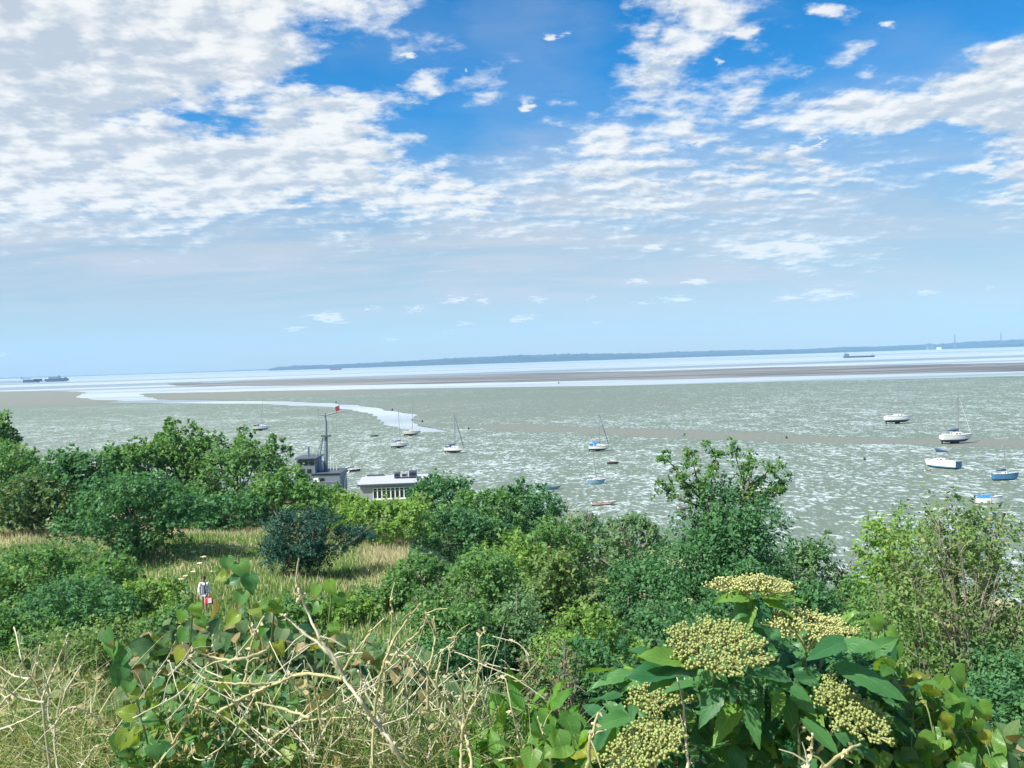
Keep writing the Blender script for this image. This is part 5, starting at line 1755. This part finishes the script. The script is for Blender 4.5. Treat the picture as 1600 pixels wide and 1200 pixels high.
# --- elder shrub
ELD = np.array([1.55, 0, 0])
eY = 1.62
ebase = at_y(1195, 1200, eY)
eld = empty('elder_shrub', (ebase.x, eY + 0.10, T(ebase.x, eY + 0.10)))
tag(eld, 'elder shrub with dark glossy leaves and flat heads of pale green berries, close in front', 'shrub')
eo = np.array([eld.location.x, eld.location.y, eld.location.z])
g = np.random.default_rng(21)
UMB = [  # px, py, width px, distance, tilt to the camera, roll, berries, bud?
    (1176, 902, 146, 1.60, -0.12, -0.03, 520, True),
    (1266, 964, 150, 1.54, 0.04, -0.10, 620, True),
    (1117, 996, 172, 1.46, 0.24, 0.02, 800, False),
    (1026, 1078, 112, 1.52, 0.10, 0.05, 380, False),
    (1000, 1150, 160, 1.42, 0.02, 0.40, 640, False),
    (1338, 1106, 128, 1.44, 0.30, -0.30, 560, False),
    (1292, 1066, 62, 1.52, 0.30, 0.0, 120, False)]
ico = bmesh.new()
bmesh.ops.create_icosphere(ico, subdivisions=1, radius=1.0)
ico.verts.ensure_lookup_table()
IV = np.array([v.co[:] for v in ico.verts])
IF = np.array([[v.index for v in f.verts] for f in ico.faces])
ico.free()
for k, (px, py, wpx, d, tilt, roll, nb, bud) in enumerate(UMB):
    c = v3(at_y(px, py, d)) - eo
    Rr = wpx * d / F_PX / 2
    up = np.array([math.sin(roll) * -1.0, -math.sin(tilt), math.cos(tilt) * math.cos(roll)])
    up /= np.linalg.norm(up)
    ex = unit(np.cross(np.array([0, 1.0, 0]), up))
    ey = np.cross(up, ex)
    hub = c - up * Rr * 0.75
    # five main rays, each breaking into small sprays
    pts, rays = [], MB()
    nspray = 34 if nb > 150 else 12
    rad = np.sqrt((np.arange(nspray) + 0.4) / nspray)
    th = np.arange(nspray) * 2.399 + k
    mains = []
    for q in range(5):
        a = q * 2 * math.pi / 5 + k
        mp = hub + up * Rr * 0.42 + (ex * math.cos(a) + ey * math.sin(a)) * Rr * 0.34
        mains.append(mp)
        rays.tube([hub, (hub + mp) / 2 + up * 0.002, mp], [0.0022, 0.0018, 0.0016], 5, cap=False)
    for r, t in zip(rad, th):
        rr = r * Rr * 0.92
        sc_ = c + (ex * math.cos(t) + ey * math.sin(t)) * rr * g.uniform(0.88, 1.1) - up * (r * r * Rr * 0.16) + up * g.normal() * 0.0025
        mp = min(mains, key=lambda m_: np.linalg.norm(m_ - sc_))
        j = mp + (sc_ - mp) * 0.6 - up * 0.003
        rays.tube([mp, j], [0.0013, 0.0011], 4, cap=False)
        m_ = max(4, int(nb / nspray))
        sr = Rr / math.sqrt(nspray) * 1.12
        for b in range(m_):
            a2, r2 = g.uniform(0, 6.28), math.sqrt(g.random())
            p = sc_ + (ex * math.cos(a2) + ey * math.sin(a2)) * sr * r2 + up * (g.normal() * 0.0025 - 0.004 * r2 * r2)
            pts.append(p)
            rays.tube([j, p - up * 0.002], [0.0007, 0.0006], 3, cap=False)
    br = 0.0021 if bud else 0.0028
    pts = np.array(pts)
    sz = br * g.uniform(0.7, 1.15, len(pts))
    BV = (pts[:, None, :] + IV[None] * sz[:, None, None]).reshape(-1, 3)
    BF = (IF[None] + (np.arange(len(pts)) * len(IV))[:, None, None]).reshape(-1, 3)
    um = rays.build('flower_head', m_ray, eld)
    o = link_mesh('berries', np_mesh('berries', BV, tris=BF, smooth=True), m_bud if bud else m_berry, um)
    # stalk down into the shrub
    st = MB()
    low = np.array([c[0] * 0.55, 0.10 * g.random(), c[2] - 0.55])
    mid_ = hub * 0.65 + low * 0.35 + np.array([0, 0.02, 0])
    st.tube([hub, mid_, low, np.array([c[0] * 0.12, 0.0, 0.35]), np.array([0, 0, -0.15])], [0.0026, 0.004, 0.006, 0.010, 0.014], 6, cap=False)
    st.build('stem', m_stem_green, eld)

EO = [(930, 1190), (950, 1125), (985, 1050), (1040, 1030), (1100, 1010), (1135, 940), (1180, 918), (1235, 918), (1260, 975), (1330, 985), (1400, 1020), (1430, 1090), (1460, 1200)]
ex_, ey_ = [q[0] for q in EO], [q[1] for q in EO]


def leaflets_along(base, axis, nrm, Ln, Lf, npairs, g, P, A, Nn, LL):
    """one feathered leaf: pairs of leaflets and one at the end"""
    axis = unit(axis)
    side = unit(np.cross(axis, nrm))
    for q in range(npairs):
        f = (q + 0.6) / (npairs + 0.2)
        p = base + axis * Ln * f + np.array([0, 0, -0.25]) * Ln * f * f
        for sg in (1, -1):
            P.append(p)
            A.append(axis * 0.55 + side * sg + np.array([0, 0, -0.18]) + g.normal(size=3) * 0.16)
            Nn.append(nrm + g.normal(size=3) * 0.22)
            LL.append(Lf * g.uniform(0.8, 1.1) * (0.85 + 0.2 * f))
    P.append(base + axis * Ln * 0.98 + np.array([0, 0, -0.25]) * Ln)
    A.append(axis + np.array([0, 0, -0.3]) + g.normal(size=3) * 0.15)
    Nn.append(nrm + g.normal(size=3) * 0.2)
    LL.append(Lf * 1.12)


P, A, Nn, LL = [], [], [], []
rach = MB()
for i in range(150):
    px = g.uniform(945, 1450)
    yt = np.interp(px, ex_, ey_)
    py = yt + 18 + (1215 - yt) * g.random() ** 0.9 if yt < 1190 else 1195
    d = g.uniform(1.60, 2.05)
    p = v3(at_y(px, py, d)) - eo
    out = np.array([(px - 1195) / 240.0, g.uniform(-0.45, 0.35), 0.15])
    ax = unit(out + g.normal(size=3) * np.array([0.35, 0.35, 0.2]))
    nr = unit(np.array([0, -0.35, 0.9]) + g.normal(size=3) * 0.22)
    Ln = g.uniform(0.09, 0.13)
    b = p - ax * Ln * 0.6
    rach.tube([b - ax * 0.05, b, b + ax * Ln * 0.5 + np.array([0, 0, -0.06 * Ln]), b + ax * Ln + np.array([0, 0, -0.25 * Ln])], [0.0016, 0.0015, 0.0012, 0.0008], 4, cap=False)
    leaflets_along(b, ax, nr, Ln, g.uniform(0.058, 0.084), 2, g, P, A, Nn, LL)
for i in range(70):
    px, py = g.uniform(990, 1400), g.uniform(1030, 1210)
    p = v3(at_y(px, py, g.uniform(1.50, 1.66))) - eo
    ax = unit(np.array([(px - 1195) / 240.0, g.uniform(-0.3, 0.3), 0.1]) + g.normal(size=3) * 0.3)
    leaflets_along(p - ax * 0.05, ax, unit(np.array([0, -0.4, 0.9]) + g.normal(size=3) * 0.25), 0.09, g.uniform(0.06, 0.085), 2, g, P, A, Nn, LL)
# leaves seen one by one in the photograph: under the top head, the long ones left and right
KEY = [((1180, 930), (1128, 926), .085), ((1182, 930), (1250, 926), .085), ((1190, 936), (1238, 952), .08), ((1178, 938), (1140, 960), .08), ((1186, 934), (1205, 985), .08), ((1175, 930), (1165, 985), .08),
       ((1090, 1050), (990, 1042), .105), ((1085, 1040), (1010, 1015), .08), ((1060, 1045), (1020, 1065), .08), ((1300, 1040), (1420, 1075), .125), ((1290, 1010), (1370, 1000), .09), ((1330, 1000), (1270, 1015), .07),
       ((1235, 1060), (1180, 1045), .09), ((1210, 1060), (1265, 1080), .09), ((1130, 1075), (1095, 1120), .09), ((1165, 1100), (1190, 1160), .10), ((1250, 1120), (1310, 1170), .10), ((1300, 1140), (1370, 1170), .11), ((985, 1120), (938, 1125), .06)]
for (a, b, L_) in KEY:
    dk = 1.57 if a[1] < 940 else (1.50 if a[1] < 990 else 1.45)
    p0 = v3(at_y(a[0], a[1], dk)) - eo
    p1 = v3(at_y(b[0], b[1], dk - 0.04)) - eo
    P.append(p0)
    A.append(p1 - p0)
    Nn.append(np.array([0, -0.45, 0.9]) + g.normal(size=3) * 0.12)
    LL.append(np.linalg.norm(p1 - p0) * 1.08)
LL = np.array(LL)
leaves_mesh('foliage', 'elder', P, A, Nn, LL, LL * 0.225 * g.uniform(0.85, 1.15, len(LL)), g, curl=0.30, fold=0.22, parent=eld, mat=NL['elder'])
rach.build('leaf_stalk', m_stem_green, eld)
woody = MB()
for i in range(9):
    px = 1000 + 50 * i
    q = v3(at_y(px, np.interp(px, ex_, ey_) + 130, 1.68)) - eo
    woody.tube(bez(Vector((g.normal() * 0.05, g.normal() * 0.05, -0.15)), Vector(q.tolist()), Vector((0, 0, 0.15)), 6), [0.016, 0.013, 0.010, 0.008, 0.006, 0.004], 6, cap=False)
woody.build('branch', m_bark, eld)


# --- leafy masses close by: bramble, bindweed
def near_bush(kind, label, cat, outline, d0, d1, n, tpl, mat, size, wfac, deep=1.0, stems=14, curl=0.25, fold=0.25, group=None, face=0.35, droop=0.3, spread=0.8):
    g = np.random.default_rng(int(outline[0][0] * 3 + outline[0][1]))
    xs_, ys_ = [q[0] for q in outline], [q[1] for q in outline]
    dm = (d0 + d1) / 2
    bx = at_y((xs_[0] + xs_[-1]) / 2, 1100, dm)
    root = empty(kind, (bx.x, dm, T(bx.x, dm)))
    tag(root, label, cat, group)
    o = np.array([bx.x, dm, root.location.z])
    px = g.uniform(xs_[0], xs_[-1], n)
    yt = np.interp(px, xs_, ys_) + g.exponential(9, n)
    d = g.uniform(d0, d1, n)
    fall = np.where(g.random(n) < 0.86, g.random(n) ** 0.9, g.uniform(1.0, 2.6, n))
    py = yt + fall * (1225 - yt) * deep
    Pn = np.array([v3(at_y(a, b, c)) for a, b, c in zip(px, py, d)]) - o
    Pn[:, 2] = np.maximum(Pn[:, 2], 0.03)
    A = g.normal(size=(n, 3)) * spread + np.array([0, -0.2, -droop])
    Nv = np.array([0, -face, 0.8]) + g.normal(size=(n, 3)) * 0.4
    L = size * g.uniform(0.55, 1.25, n)
    leaves_mesh('foliage', tpl, Pn, A, Nv, L, L * wfac * g.uniform(0.85, 1.15, n), g, curl=curl, fold=fold, parent=root, mat=NL[mat])
    st = MB()
    for i in range(stems):
        k = g.integers(n)
        tgt = Vector(Pn[k].tolist())
        a = Vector((tgt.x * 0.6 + g.normal() * 0.06, g.normal() * 0.15, -0.1))
        st.tube(bez(a, tgt, Vector((g.normal() * 0.05, g.normal() * 0.05, 0.2)), 6), [0.005, 0.0045, 0.004, 0.003, 0.0022, 0.0015], 5, cap=False)
        for q in range(4):
            k2 = g.integers(n)
            if np.linalg.norm(Pn[k2] - Pn[k]) < 0.3:
                st.tube([tgt, (tgt + Vector(Pn[k2].tolist())) / 2 + Vector((0, 0, 0.02)), Vector(Pn[k2].tolist())], [0.002, 0.0016, 0.001], 4, cap=False)
    st.build('stem', m_stem_green, root)
    return root


near_bush('bramble_bush', 'bramble thicket with small grey green leaves behind the curled dry stalks', 'bramble', [(440, 1010), (520, 975), (600, 1010), (680, 1040), (760, 1085), (860, 1130), (930, 1170)], 2.3, 3.1, 1500, 'oval', 'bramble', 0.055, 0.34, stems=40)
near_bush('bramble_bush', 'leafy bramble thicket left of the tall dry stalk, under the dark heart leaves', 'bramble', [(175, 1060), (230, 985), (300, 965), (380, 945), (440, 955), (500, 985)], 2.2, 3.0, 1300, 'oval', 'bramble', 0.055, 0.36, stems=40)
near_bush('bramble_bush', 'olive scrub of small leaves under the bare dry stems in the lower left corner', 'bramble', [(-40, 1075), (40, 1040), (110, 1030), (190, 1060)], 2.3, 3.2, 900, 'oval', 'scrub', 0.042, 0.32, stems=30)
near_bush('ivy_bush', 'mound of dark glossy heart shaped leaves below the walker', 'ivy', [(185, 1120), (235, 1065), (300, 1035), (350, 1025), (420, 1040), (470, 1080)], 1.75, 2.2, 620, 'heart', 'heart_dark', 0.030, 0.46, stems=26, droop=0.5, spread=0.8, face=0.3)
near_bush('bramble_bush', 'bright green tangle of small leaves threaded by the dry stems in the middle', 'bramble', [(200, 1120), (300, 1060), (400, 1030), (480, 1060), (600, 1085), (700, 1110), (790, 1140)], 1.8, 2.4, 1500, 'oval', 'tangle', 0.034, 0.36, stems=30)
near_bush('leafy_sapling', 'fresh green sapling with pointed upright leaves right of the dry tangle', 'sapling', [(735, 1140), (775, 1085), (810, 1075), (850, 1085), (880, 1140)], 1.60, 1.85, 90, 'oval', 'fresh', 0.075, 0.20, stems=12, droop=-0.7, spread=0.55, fold=0.35)
near_bush('bindweed_plant', 'yellow green heart leaved bindweed between the sapling and the elder', 'bindweed', [(820, 1150), (860, 1105), (900, 1110), (935, 1150), (960, 1180)], 1.5, 1.75, 95, 'heart', 'heart', 0.050, 0.50, stems=10, droop=0.6, spread=0.5, face=0.8)
near_bush('bindweed_plant', 'yellow green heart leaved bindweed trailing over the right side of the elder', 'bindweed', [(1340, 1090), (1375, 1010), (1420, 1040), (1470, 1060), (1500, 1045), (1530, 1100), (1560, 1190)], 1.5, 1.85, 380, 'heart', 'heart', 0.039, 0.46, stems=22, droop=0.6, spread=0.7, face=0.45)
near_bush('bramble_bush', 'low bramble leaves in the lower right corner beyond the bindweed', 'bramble', [(1440, 1150), (1500, 1120), (1560, 1135), (1640, 1140)], 2.0, 2.8, 500, 'oval', 'bramble', 0.055, 0.36, stems=16)


# trailing strings of single heart leaves
def vine(label, path, d, leaves, mat, size, group='climbing strings of heart leaves'):
    g = np.random.default_rng(int(path[0][0]))
    pts = [v3(at_y(x, y, d + 0.02 * i)) for i, (x, y) in enumerate(path)]
    o = np.array([pts[-1][0], pts[-1][1], T(pts[-1][0], pts[-1][1])])
    root = empty('climbing_vine', o.tolist())
    tag(root, label, 'vine', group)
    loc = [Vector((p - o).tolist()) for p in pts] + [Vector((0, 0.02, -0.05))]
    MB().tube(loc, [0.0016] + [0.0022] * (len(loc) - 1), 5).build('stem', m_stem_green, root)
    P, A, Nn, L = [], [], [], []
    for (x, y, ang, s, z) in leaves:
        p = v3(at_y(x, y, d - 0.03)) - o
        a = math.radians(ang)
        P.append(p)
        A.append(np.array([math.cos(a), -0.25, math.sin(a)]))
        Nn.append(np.array([0.2 * g.normal(), -0.9, 0.45 + 0.2 * g.normal()]))
        L.append(size * s)
    L = np.array(L)
    leaves_mesh('leaf_string', 'heart', P, A, Nn, L, L * 0.46, g, curl=0.25, fold=0.35, parent=root, mat=NL[mat])
    return root


vine('string of hanging heart leaves with a reddish top leaf, on the left', [(160, 985), (185, 1005), (202, 1045), (212, 1090), (228, 1150), (240, 1205)], 1.7,
     [(165, 985, -60, .9, 0), (178, 1003, -100, 1.0, 0), (195, 1015, -110, 1.1, 0), (190, 1040, -100, 1.15, 0), (203, 1062, -95, .9, 0), (215, 1085, 150, .7, 0), (210, 1115, 165, 1.0, 0), (200, 1145, -120, 1.1, 0), (185, 1150, -100, .9, 0), (228, 1120, -20, .8, 0), (238, 1165, -70, .9, 0)], 'heart_dark', 0.038)
vine('tall string of heart leaves rising right of the walker', [(372, 868), (378, 900), (388, 940), (395, 985), (400, 1060)], 1.75,
     [(355, 872, -80, .9, 0), (374, 880, -60, 1.1, 0), (390, 900, -80, 1.1, 0), (372, 905, -170, .8, 0), (380, 925, -110, 1.0, 0), (352, 900, 190, .7, 0), (395, 950, -40, .8, 0), (372, 960, -140, 1.0, 0)], 'heart_dark', 0.036)
vine('leafy string standing left of the tall dry stalk', [(430, 935), (428, 960), (424, 1000), (415, 1060)], 1.8,
     [(405, 945, -20, 1.0, 0), (428, 940, -60, 1.0, 0), (415, 975, -120, 1.0, 0), (440, 970, -30, .9, 0), (400, 1000, -150, 1.0, 0), (432, 1005, -60, 1.0, 0)], 'heart', 0.033)
vine('leafy string with yellow leaves just right of the tall dry stalk', [(515, 905), (518, 935), (512, 985), (505, 1060)], 1.8,
     [(495, 915, -100, .9, 0), (515, 910, -70, 1.1, 0), (528, 930, -60, .9, 0), (500, 945, -140, .8, 0), (520, 975, -60, .9, 0), (498, 1000, -130, .9, 0)], 'heart', 0.033)
vine('short leafy string in front of the walker', [(300, 925), (302, 950), (298, 990), (292, 1060)], 1.85,
     [(285, 955, -100, .9, 0), (305, 945, -70, 1.0, 0), (312, 965, -60, .9, 0), (290, 985, -120, 1.0, 0), (310, 1000, -60, 1.0, 0), (283, 1015, -110, 1.0, 0)], 'heart', 0.032)
vine('bindweed string with a brown tipped top leaf beside the willow', [(1372, 958), (1385, 985), (1395, 1020), (1400, 1070), (1405, 1150)], 1.65,
     [(1368, 965, -80, 1.0, 0), (1388, 985, -30, .9, 0), (1395, 1005, -80, 1.1, 0), (1398, 1040, -100, 1.0, 0), (1380, 1010, -140, .8, 0), (1405, 1075, -70, 1.0, 0)], 'heart', 0.033)
vine('bindweed string with a drooping flowery tip near the right edge', [(1500, 1035), (1485, 1050), (1480, 1085), (1470, 1140)], 1.65,
     [(1490, 1045, -60, 1.2, 0), (1475, 1060, -130, 1.0, 0), (1488, 1075, -70, 1.1, 0), (1470, 1095, -110, 1.0, 0), (1530, 1100, -60, 1.1, 0), (1515, 1115, -120, 1.0, 0)], 'heart', 0.037)


# --- dry stalks
def dry_plant(label, stalks, d, mat, husks=1.0, group='dead dry stalks', rad=0.0032, seed=1, cat='dry stalks'):
    g = np.random.default_rng(seed)
    allp = [q for s in stalks for q in s]
    bx = at_y(sum(q[0] for q in allp) / len(allp), 1150, d)
    root = empty('dead_stalk', (bx.x, d, T(bx.x, d)))
    tag(root, label, cat, group)
    o = np.array([bx.x, d, root.location.z])
    for s in stalks:
        dj = d + g.uniform(-0.10, 0.16)
        pts = [Vector((v3(at_y(x, y, dj + 0.02 * g.normal())) - o).tolist()) for x, y in s]
        # smooth the polyline and roughen it with nodes
        fine = []
        for i in range(len(pts) - 1):
            a, b = pts[i], pts[i + 1]
            p_, n_ = pts[max(i - 1, 0)], pts[min(i + 2, len(pts) - 1)]
            for q in range(7):
                t = q / 7
                t2, t3 = t * t, t * t * t
                fine.append(0.5 * ((2 * a) + (b - p_) * t + (2 * p_ - 5 * a + 4 * b - n_) * t2 + (3 * a - p_ - 3 * b + n_) * t3))
        fine.append(pts[-1])
        low_at_end = pts[-1].z < pts[0].z
        if not low_at_end:
            fine = fine[::-1]
        if s[-1][1] > 1185 or s[0][1] > 1185:      # stands in the ground
            e = fine[-1]
            dirn = (fine[-1] - fine[-3]).normalized()
            fine.append(e + Vector((dirn.x * 0.15, dirn.y * 0.1, -0.25)))
            fine.append(Vector((e.x + dirn.x * 0.25, e.y + 0.05, -0.1)))
        n = len(fine)
        r = [rad * 0.92 * (0.50 + 0.6 * i / n) * (1 + (0.40 if (i % 7 == 0) else 0) + 0.12 * g.normal()) for i in range(n)]
        fine = [p + Vector((g.normal(size=3) * rad * 0.22).tolist()) for p in fine]
        st = MB()
        st.tube(fine, [max(0.001, q) for q in r], 6)
        # short broken side shoots
        for q in range(int(n * 0.12)):
            i = g.integers(0, max(1, n - 3))
            dd = unit(g.normal(size=3) + np.array([0, 0, 0.5])) * g.uniform(0.015, 0.06)
            e = fine[i] + Vector(dd.tolist())
            st.tube([fine[i], fine[i] + Vector((dd * 0.5).tolist()) + Vector((0, 0, 0.004)), e], [rad * 0.5, rad * 0.4, rad * 0.3], 4, cap=False)
        so = st
        nb_ = len(so.f)
        k = int(n * 0.8 * husks)
        if k:
            ii = g.integers(0, n, k)
            P = np.array([fine[i][:] for i in ii])
            A = g.normal(size=(k, 3)) + np.array([0, 0, -0.2])
            L = g.uniform(0.005, 0.014, k)
            V = leaf_quads(P, A, g.normal(size=(k, 3)), L, L * 0.28)
            so.add(V.tolist(), np.arange(len(V)).reshape(-1, 4).tolist())
        ob = so.build('stem', mat, root, smooth=True)
        ob.data.materials.append(m_husk)
        if k:
            mi = np.zeros(len(ob.data.polygons), np.int32)
            mi[nb_:] = 1
            ob.data.polygons.foreach_set('material_index', mi)
    return root


dry_plant('tall thick dry stalk with a fluffy top, leaning left in the middle of the foreground',
          [[(463, 907), (477, 947), (497, 993), (523, 1030), (540, 1063), (563, 1097), (587, 1130), (617, 1167), (632, 1199)], [(463, 907), (470, 925), (466, 940)], [(440, 960), (477, 990), (510, 1017), (535, 1052)],
           [(560, 1048), (573, 1083), (593, 1127), (613, 1170), (634, 1199)]], 1.62, m_straw2, rad=0.0040, seed=3)
dry_plant('long pale dry stems lying crossed over the dark heart leaves',
          [[(243, 1199), (267, 1165), (290, 1130), (313, 1093), (337, 1067)], [(300, 1013), (333, 1027), (373, 1030), (417, 1017)], [(303, 1050), (333, 1065), (383, 1068), (430, 1067), (473, 1053), (535, 1060)],
           [(340, 1113), (367, 1097), (400, 1080), (443, 1063), (483, 1047)], [(393, 973), (397, 993), (390, 1023), (382, 1066)], [(413, 963), (398, 990)], [(488, 1057), (497, 1107), (505, 1150)],
           [(415, 1160), (455, 1135), (490, 1125), (560, 1120)], [(400, 1097), (440, 1107), (485, 1122)]], 1.58, m_straw, rad=0.0030, seed=4)
dry_plant('curled and hooked dry stalks standing against the green bushes in the middle',
          [[(610, 937), (613, 960), (610, 1000), (603, 1033), (598, 1100), (600, 1199)], [(657, 943), (633, 973), (613, 1003), (600, 1040), (587, 1100), (580, 1199)], [(667, 957), (660, 980), (640, 1000), (620, 1020), (602, 1050)],
           [(678, 963), (680, 993), (675, 1027), (670, 1047), (668, 1110)], [(700, 997), (712, 997), (707, 1010), (690, 1017), (690, 1030), (683, 1057), (686, 1110)], [(760, 983), (750, 1000), (748, 1047), (742, 1100)],
           [(700, 1055), (733, 1052), (750, 1047)], [(617, 1023), (640, 1027), (660, 1040), (683, 1077), (713, 1120), (730, 1160), (737, 1199)], [(757, 1073), (770, 1067), (787, 1055)], [(757, 1073), (735, 1110), (722, 1150), (720, 1199)],
           [(600, 965), (570, 1000), (548, 1030), (530, 1062)], [(725, 1055), (722, 1090), (728, 1140)]], 1.66, m_straw, rad=0.0031, seed=5)
dry_plant('branching bare dry stems in the lower left corner',
          [[(22, 980), (33, 1027), (40, 1047), (67, 1090), (72, 1110)], [(107, 990), (87, 1040), (70, 1080), (67, 1105), (78, 1199)], [(63, 1007), (53, 1047), (43, 1063), (0, 1103), (-20, 1150)], [(77, 1083), (75, 1120), (82, 1140), (90, 1199)],
           [(0, 1140), (33, 1127), (70, 1107)], [(167, 1133), (133, 1110), (107, 1107), (87, 1133), (86, 1160)], [(-5, 1037), (20, 1055), (45, 1060)], [(127, 1040), (103, 1080), (92, 1125)], [(147, 1167), (127, 1199)], [(0, 1070), (30, 1090), (70, 1098)]],
          1.75, m_straw2, rad=0.0026, seed=6, husks=0.6)
dry_plant('single upright dry stalk in front of the elder stems', [[(1068, 1100), (1072, 1150), (1075, 1199)], [(1088, 1165), (1078, 1190), (1075, 1199)]], 1.38, m_straw2, rad=0.0032, seed=7)
dry_plant('dry stalk with a broken top left of the elder flower heads', [[(935, 1113), (923, 1153), (918, 1199)]], 1.42, m_straw, rad=0.0038, seed=8)
dry_plant('two dry stems slanting up to the right in front of the elder', [[(1337, 1107), (1303, 1140), (1283, 1167), (1267, 1199)], [(1343, 1163), (1317, 1177), (1287, 1199)]], 1.36, m_straw, rad=0.0036, seed=9)
dry_plant('dry stalk with a curled ring at its tip at the foot of the elder', [[(1256, 1140), (1262, 1131), (1254, 1126), (1246, 1134), (1248, 1160), (1250, 1199)], [(1270, 1147), (1267, 1180), (1262, 1199)]], 1.38, m_straw2, rad=0.0030, seed=10)
dry_plant('thin brown dry stem beside the fresh green sapling', [[(840, 1120), (850, 1153), (862, 1199)], [(790, 1060), (800, 1110), (812, 1160), (815, 1199)]], 1.55, m_straw, rad=0.0024, seed=12)
dry_plant('white splintered dry branch among the bindweed on the right', [[(1452, 1090), (1460, 1120), (1475, 1150), (1480, 1199)], [(1450, 1130), (1468, 1140), (1490, 1150)]], 1.62, m_straw2, rad=0.0030, seed=13)


gR = np.random.default_rng(123)
extra = []
for k in range(95):
    x, y = gR.uniform(230, 780), gR.uniform(990, 1150)
    a = gR.uniform(0.2, 2.9)
    L_ = gR.uniform(50, 150)
    x2, y2 = x + math.cos(a) * L_, y + abs(math.sin(a)) * L_
    extra.append([(x, y), ((x + x2) / 2 + gR.normal() * 8, (y + y2) / 2 + gR.normal() * 6), (x2, min(y2, 1184))])
dry_plant('tangle of thin pale dry stems low in the middle of the foreground', extra, 1.72, m_straw2, rad=0.0015, seed=14, husks=0.4)


# fine dry thatch between the stalks
def thatch(name, regions, n, seed, mat, w):
    g = np.random.default_rng(seed)
    V, Q = [], []
    k = 0
    for (x0, x1, yt0, yt1, d0, d1, share) in regions:
        for i in range(int(n * share)):
            px = g.uniform(x0, x1)
            yt = yt0 + (yt1 - yt0) * (px - x0) / (x1 - x0)
            py = yt + (1225 - yt) * g.random() ** 0.8
            p = v3(at_y(px, py, g.uniform(d0, d1)))
            dirn = unit(g.normal(size=3) + np.array([0, 0, 0.35]))
            L = g.uniform(0.05, 0.16)
            bend = g.normal(size=3) * 0.7
            side = unit(np.cross(dirn, g.normal(size=3)))
            for s in range(5):
                t = s / 4
                q = p + dirn * L * t + bend * L * 0.5 * t * t
                ww = w * (1 - 0.7 * t) * side
                V += [q - ww, q + ww]
            for s in range(4):
                Q.append((k + 2 * s, k + 2 * s + 1, k + 2 * s + 3, k + 2 * s + 2))
            k += 10
    o = link_mesh(name, np_mesh(name, np.array(V), np.array(Q)), mat)
    tag(o, kind='stuff')
    return o


LM['thatch'] = leaf_mat('dry_thatch_blade', (0.32, 0.32, 0.16), (0.62, 0.60, 0.38), trans=0.40, rough=0.75, yellow=(0.12, 0.23, 0.06), yfrac=0.42)
thatch('dry_thatch', [(470, 780, 1110, 1130, 1.75, 2.2, 0.42), (-30, 190, 1050, 1110, 1.9, 2.6, 0.40), (560, 960, 1165, 1180, 1.6, 2.0, 0.10), (180, 480, 1120, 1130, 1.8, 2.2, 0.08)], 4200, 31, LM['thatch'], 0.0013)
thatch('dry_undergrowth', [(-60, 240, 1010, 1080, 2.6, 4.5, 0.6), (430, 820, 1040, 1090, 2.4, 3.4, 0.4)], 1800, 32, LM['thatch'], 0.0022)

# tall cream flower heads of hogweed beside the walker
HOG = [(303, 893), (318, 870), (302, 862), (322, 851), (283, 905), (332, 893), (337, 905), (345, 912), (290, 900), (382, 892), (312, 880), (279, 912)]
m_cream = simple_mat('cream_white_flower', (0.70, 0.68, 0.45), 0.8, var=0.15, scale=8)
for i, (x, y) in enumerate(HOG):
    Y = 53.5 + (i % 4) * 0.9 + (910 - y) * 0.09
    p = at_y(x, y, Y)
    h = max(0.5, p.z - T(p.x, Y))
    rt = empty('hogweed_plant', (p.x, Y, p.z - h))
    tag(rt, 'tall hogweed with a cream flower head in the grass behind the walker', 'plant', 'hogweed flowers around the walker')
    MB().tube([(0, 0, -0.1), (0.03, 0, h * 0.5), (0, 0, h)], [0.03, 0.025, 0.018], 5).build('stalk', m_stem_green, rt)
    hd = MB()
    gg = np.random.default_rng(i)
    for q in range(13):
        a, r = gg.uniform(0, 6.28), 0.17 * math.sqrt(gg.random())
        hd.sphere((r * math.cos(a), r * math.sin(a), h + 0.03 - r * r), 0.055, 6, 4, (1, 1, 0.45))
        hd.tube([(0, 0, h - 0.12), (r * math.cos(a), r * math.sin(a), h)], 0.008, 3)
    hd.build('flower_head', m_cream, rt)
# ------------------------------------------------------------------ the air
m_hz, nt = new_mat('sea_haze')
N = NT(nt)
pvn = N.n('ShaderNodeVolumePrincipled')
pvn.inputs['Color'].default_value = (0.36, 0.66, 0.98, 1)
pvn.inputs['Density'].default_value = 0.00007
pvn.inputs['Anisotropy'].default_value = 0.0
N.link(pvn.outputs[0], N.n('ShaderNodeOutputMaterial').inputs['Volume'])
hz = MB().box((0, 4900, 204), (26000, 13000, 412)).build('haze', m_hz)
tag(hz, kind='stuff')
